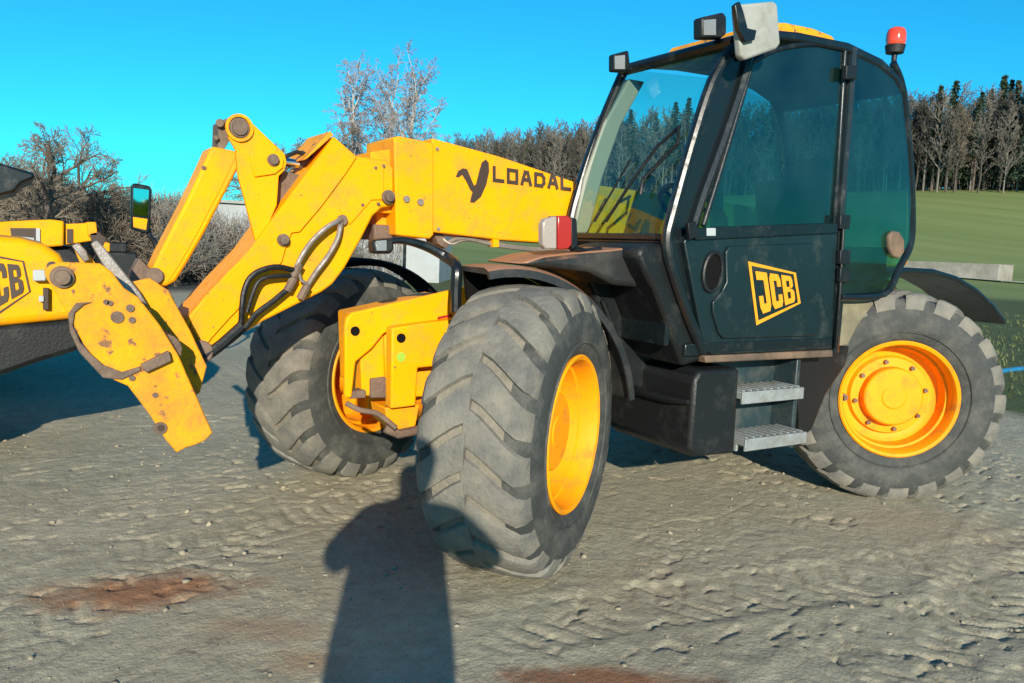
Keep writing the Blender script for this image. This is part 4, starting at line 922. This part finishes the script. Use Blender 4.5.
for x, y, t in ((4.2, -1.75, 0), (4.2, -3.0, math.pi)): put_wheel(L2, x, y, .6, t, .2)
c = MB(); c.box((4.6, -2.3, .55), (1.6, 1.3, .35)); c.build('underframe', M['black'], L2, bevel=.02)

L3 = empty('yellow_loader'); tag(L3, 'second yellow loader standing behind, with dark cab roof and a tall mirror on a stalk', 'loader')
c = MB(); c.slab([(-200, 196), (0, 222), (14, 221), (50, 219.5), (64, 221), (64, 246), (50, 247), (-10, 245), (-200, 250)], -4.0, -4.35); bo = c.build('boom', M['yellow'], L3, bevel=.015)
c = MB(); c.slab([(10, 228), (36, 228), (36, 243), (12, 241)], -3.99, -4.0); c.build('boom_window', M['mark'], bo)
c = MB(); c.slab([(36, 228), (40, 229), (40, 243), (36, 242)], -3.985, -4.0); c.slab([(14, 236), (34, 238), (34, 240), (14, 238)], -3.984, -3.989); c.build('boom_sticker', M['whited'], bo)
c = MB(); c.slab([(64, 224), (92, 223), (92, 241), (64, 245)], -4.05, -4.3); c.build('inner_boom', M['yellow'], L3, bevel=.01)
c = MB(); c.slab([(67, 229), (73, 229), (73, 243), (67, 243)], -4.04, -4.05); c.slab([(90, 234), (98, 232), (106, 238), (104, 245), (92, 243)], -4.0, -4.1); each(c, 'boom_fitting', M['mark'], L3)
c = MB(); c.slab([(87, 222), (96, 222), (98, 236), (88, 236)], -4.0, -4.3); c.slab([(103, 242), (110, 243), (110, 252), (104, 251)], -4.0, -4.1); c.build('boom_head', M['orange'], L3, bevel=.008)
c = MB(); c.slab([(-200, 120), (0, 163), (34, 173), (35, 178), (22, 183), (14, 192), (-10, 198), (-200, 180)], -4.2, -5.4); c.build('cab_roof', M['blackp'], L3, bevel=.02)
c = MB(); c.tube([P(-40, 190, -4.3), P(-44, 300, -4.3)], .04, 8); c.tube([P(-40, 190, -5.3), P(-44, 300, -5.3)], .04, 8); c.build('cab_frame', M['blackp'], L3)
c = MB(); c.slab([(-200, 250), (70, 246), (90, 262), (88, 276), (-200, 330)], -4.1, -5.2); c.build('lower_body', M['black'], L3, bevel=.03)
for x, y, t in ((3.9, -4.3, 0), (3.9, -5.6, math.pi)): put_wheel(L3, x, y, .6, t, .2)
mm_ = MB(); mm_.slab([(131, 186), (134, 183), (150, 186), (152, 190), (150, 231), (147, 234), (131, 229)], -4.0, -4.05); mo = mm_.build('side_mirror', M['blackp'], L3, bevel=.012)
c = MB(); c.slab([(133.5, 188), (149, 190), (147.5, 217), (133, 215)], -3.993, -3.999); c.build('mirror_glass', M['mirror'], mo)
c = MB(); c.slab([(133, 217), (147.5, 219), (146, 230), (133.5, 227)], -3.993, -3.999); c.build('lower_mirror_reflection', M['yellow'], mo)  # yellow paint stands in for the reflection in the lower mirror
c = MB(); c.tube([P(148, 228, -4.04), P(150, 236, -4.04), P(156, 244, -4.04), P(158, 262, -4.04), P(154, 285, -4.04), P(120, 290, -4.3), P(70, 268, -4.5)], .022, 8); c.build('mirror_stalk', M['black'], mo)

# dark trailer in the far yard
x, y = PD(117, 21); z = gz(x, y); tr = empty('trailer', (x, y, z)); tag(tr, 'small dark trailer with a reddish lamp parked before the hedge, left of the mirror', 'trailer')
c = MB(); c.box((x, y, z+.62), (.75, 1.3, .55)); c.box((x+.05, y, z+1.0), (.5, .9, .22)); c.build('body', M['black'], tr, bevel=.03)
for s in (1, -1):
    c = MB(); c.lathe([(-.08, .0005), (-.08, .28), (.08, .28), (.08, .0005)], (x+s*.42, y, z+.28), (1, 0, 0), 20); c.build('wheel', M['rubber'], tr)
q = np.array([x, y])-fh*.72+rh*.18; c = MB(); c.disc((q[0], q[1], z+.62), (-fh[0], -fh[1], 0), .075, .03, 12); c.build('lamp', M['red'], tr)

# ------------------------------------------------------------------ the photographer, whose shadow falls on the yard
def person():
    Bk = -fh
    def J(r, b_, z): return (CAM[0]+rh[0]*r+Bk[0]*b_, CAM[1]+rh[1]*r+Bk[1]*b_, CAM[2]+z)
    gzz = -CAM[2]-.06
    pts = {'pelvis': (J(-.01, .40, -.40), .20, .15), 'waist': (J(-.01, .40, -.22), .178, .14), 'chest': (J(0, .38, -.05), .19, .13), 'neck': (J(.02, .34, .12), .06, .06), 'chin': (J(.035, .31, .20), .08, .085), 'head': (J(.035, .31, .28), .095, .105), 'top': (J(.035, .32, .35), .06, .07),
           'ls': (J(-.18, .37, .04), .08, .08), 'le': (J(-.315, .28, -.19), .075, .075), 'lw': (J(-.11, .12, -.06), .038, .038), 'lh': (J(-.06, .08, -.05), .034, .03),
           'rs': (J(.20, .37, .04), .08, .08), 're': (J(.345, .28, -.15), .075, .075), 'rw': (J(.12, .12, -.06), .038, .038), 'rh': (J(.065, .08, -.05), .034, .03),
           'lhip': (J(-.11, .40, -.52), .13, .13), 'lk': (J(-.12, .36, -.92), .08, .08), 'la': (J(-.13, .42, gzz+.10), .05, .05), 'lf': (J(-.16, .26, gzz+.045), .045, .04),
           'rhip': (J(.09, .40, -.52), .13, .13), 'rk': (J(.10, .36, -.92), .08, .08), 'ra': (J(.11, .42, gzz+.10), .05, .05), 'rf': (J(.13, .26, gzz+.045), .045, .04)}
    names = list(pts); ed = [('pelvis', 'waist'), ('waist', 'chest'), ('chest', 'neck'), ('neck', 'chin'), ('chin', 'head'), ('head', 'top'), ('chest', 'ls'), ('ls', 'le'), ('le', 'lw'), ('lw', 'lh'), ('chest', 'rs'), ('rs', 're'), ('re', 'rw'), ('rw', 'rh'), ('pelvis', 'lhip'), ('lhip', 'lk'), ('lk', 'la'), ('la', 'lf'), ('pelvis', 'rhip'), ('rhip', 'rk'), ('rk', 'ra'), ('ra', 'rf')]
    # five bent fingers per hand, closed on the phone
    vs = [pts[n_][0] for n_ in names]; rad = [(pts[n_][1], pts[n_][2]) for n_ in names]; E_ = [(names.index(a), names.index(b_)) for a, b_ in ed]
    for sd, hn in ((-1, 'lh'), (1, 'rh')):
        base = names.index(hn); h0 = Vector(pts[hn][0])
        for k in range(5):
            a = J(sd*(.045-.004*k), .05, -.07+.022*k); b_ = J(sd*(.044-.002*k), .035, -.065+.024*k); c_ = J(sd*(.030 if k < 4 else .035), .028, -.06+.026*k)
            i0 = len(vs); vs += [a, b_, c_]; rad += [(.010, .010), (.0088, .0088), (.0075, .0075)]; E_ += [(base, i0), (i0, i0+1), (i0+1, i0+2)]
    me_ = bpy.data.meshes.new('person'); me_.from_pydata(vs, E_, []); me_.materials.append(M['jacket'])
    o = bpy.data.objects.new('person', me_); COL.objects.link(o)
    sk = o.modifiers.new('skin', 'SKIN'); sv = me_.skin_vertices
    if not sv:
        bm = bmesh.new(); bm.from_mesh(me_); bm.verts.layers.skin.verify(); bm.to_mesh(me_); bm.free()
    lay = me_.skin_vertices[0].data
    for i, r_ in enumerate(rad): lay[i].radius = r_
    for i in range(len(rad)): lay[i].use_root = (i == 0)
    o.modifiers.new('sub', 'SUBSURF').levels = 2; o.modifiers['sub'].render_levels = 2
    tag(o, 'person in a dark jacket holding up a phone, whose shadow falls on the mud', 'person')
    ph = MB(); 
    c0 = J(0, .035, -.045); ph.box(c0, (.145*0+.08, .009, .16), (0, 0, math.atan2(rh[1], rh[0]))); p_ = ph.build('phone', M['mark'], None, bevel=.003); tag(p_, 'phone held upright by the photographer', 'phone')
person()
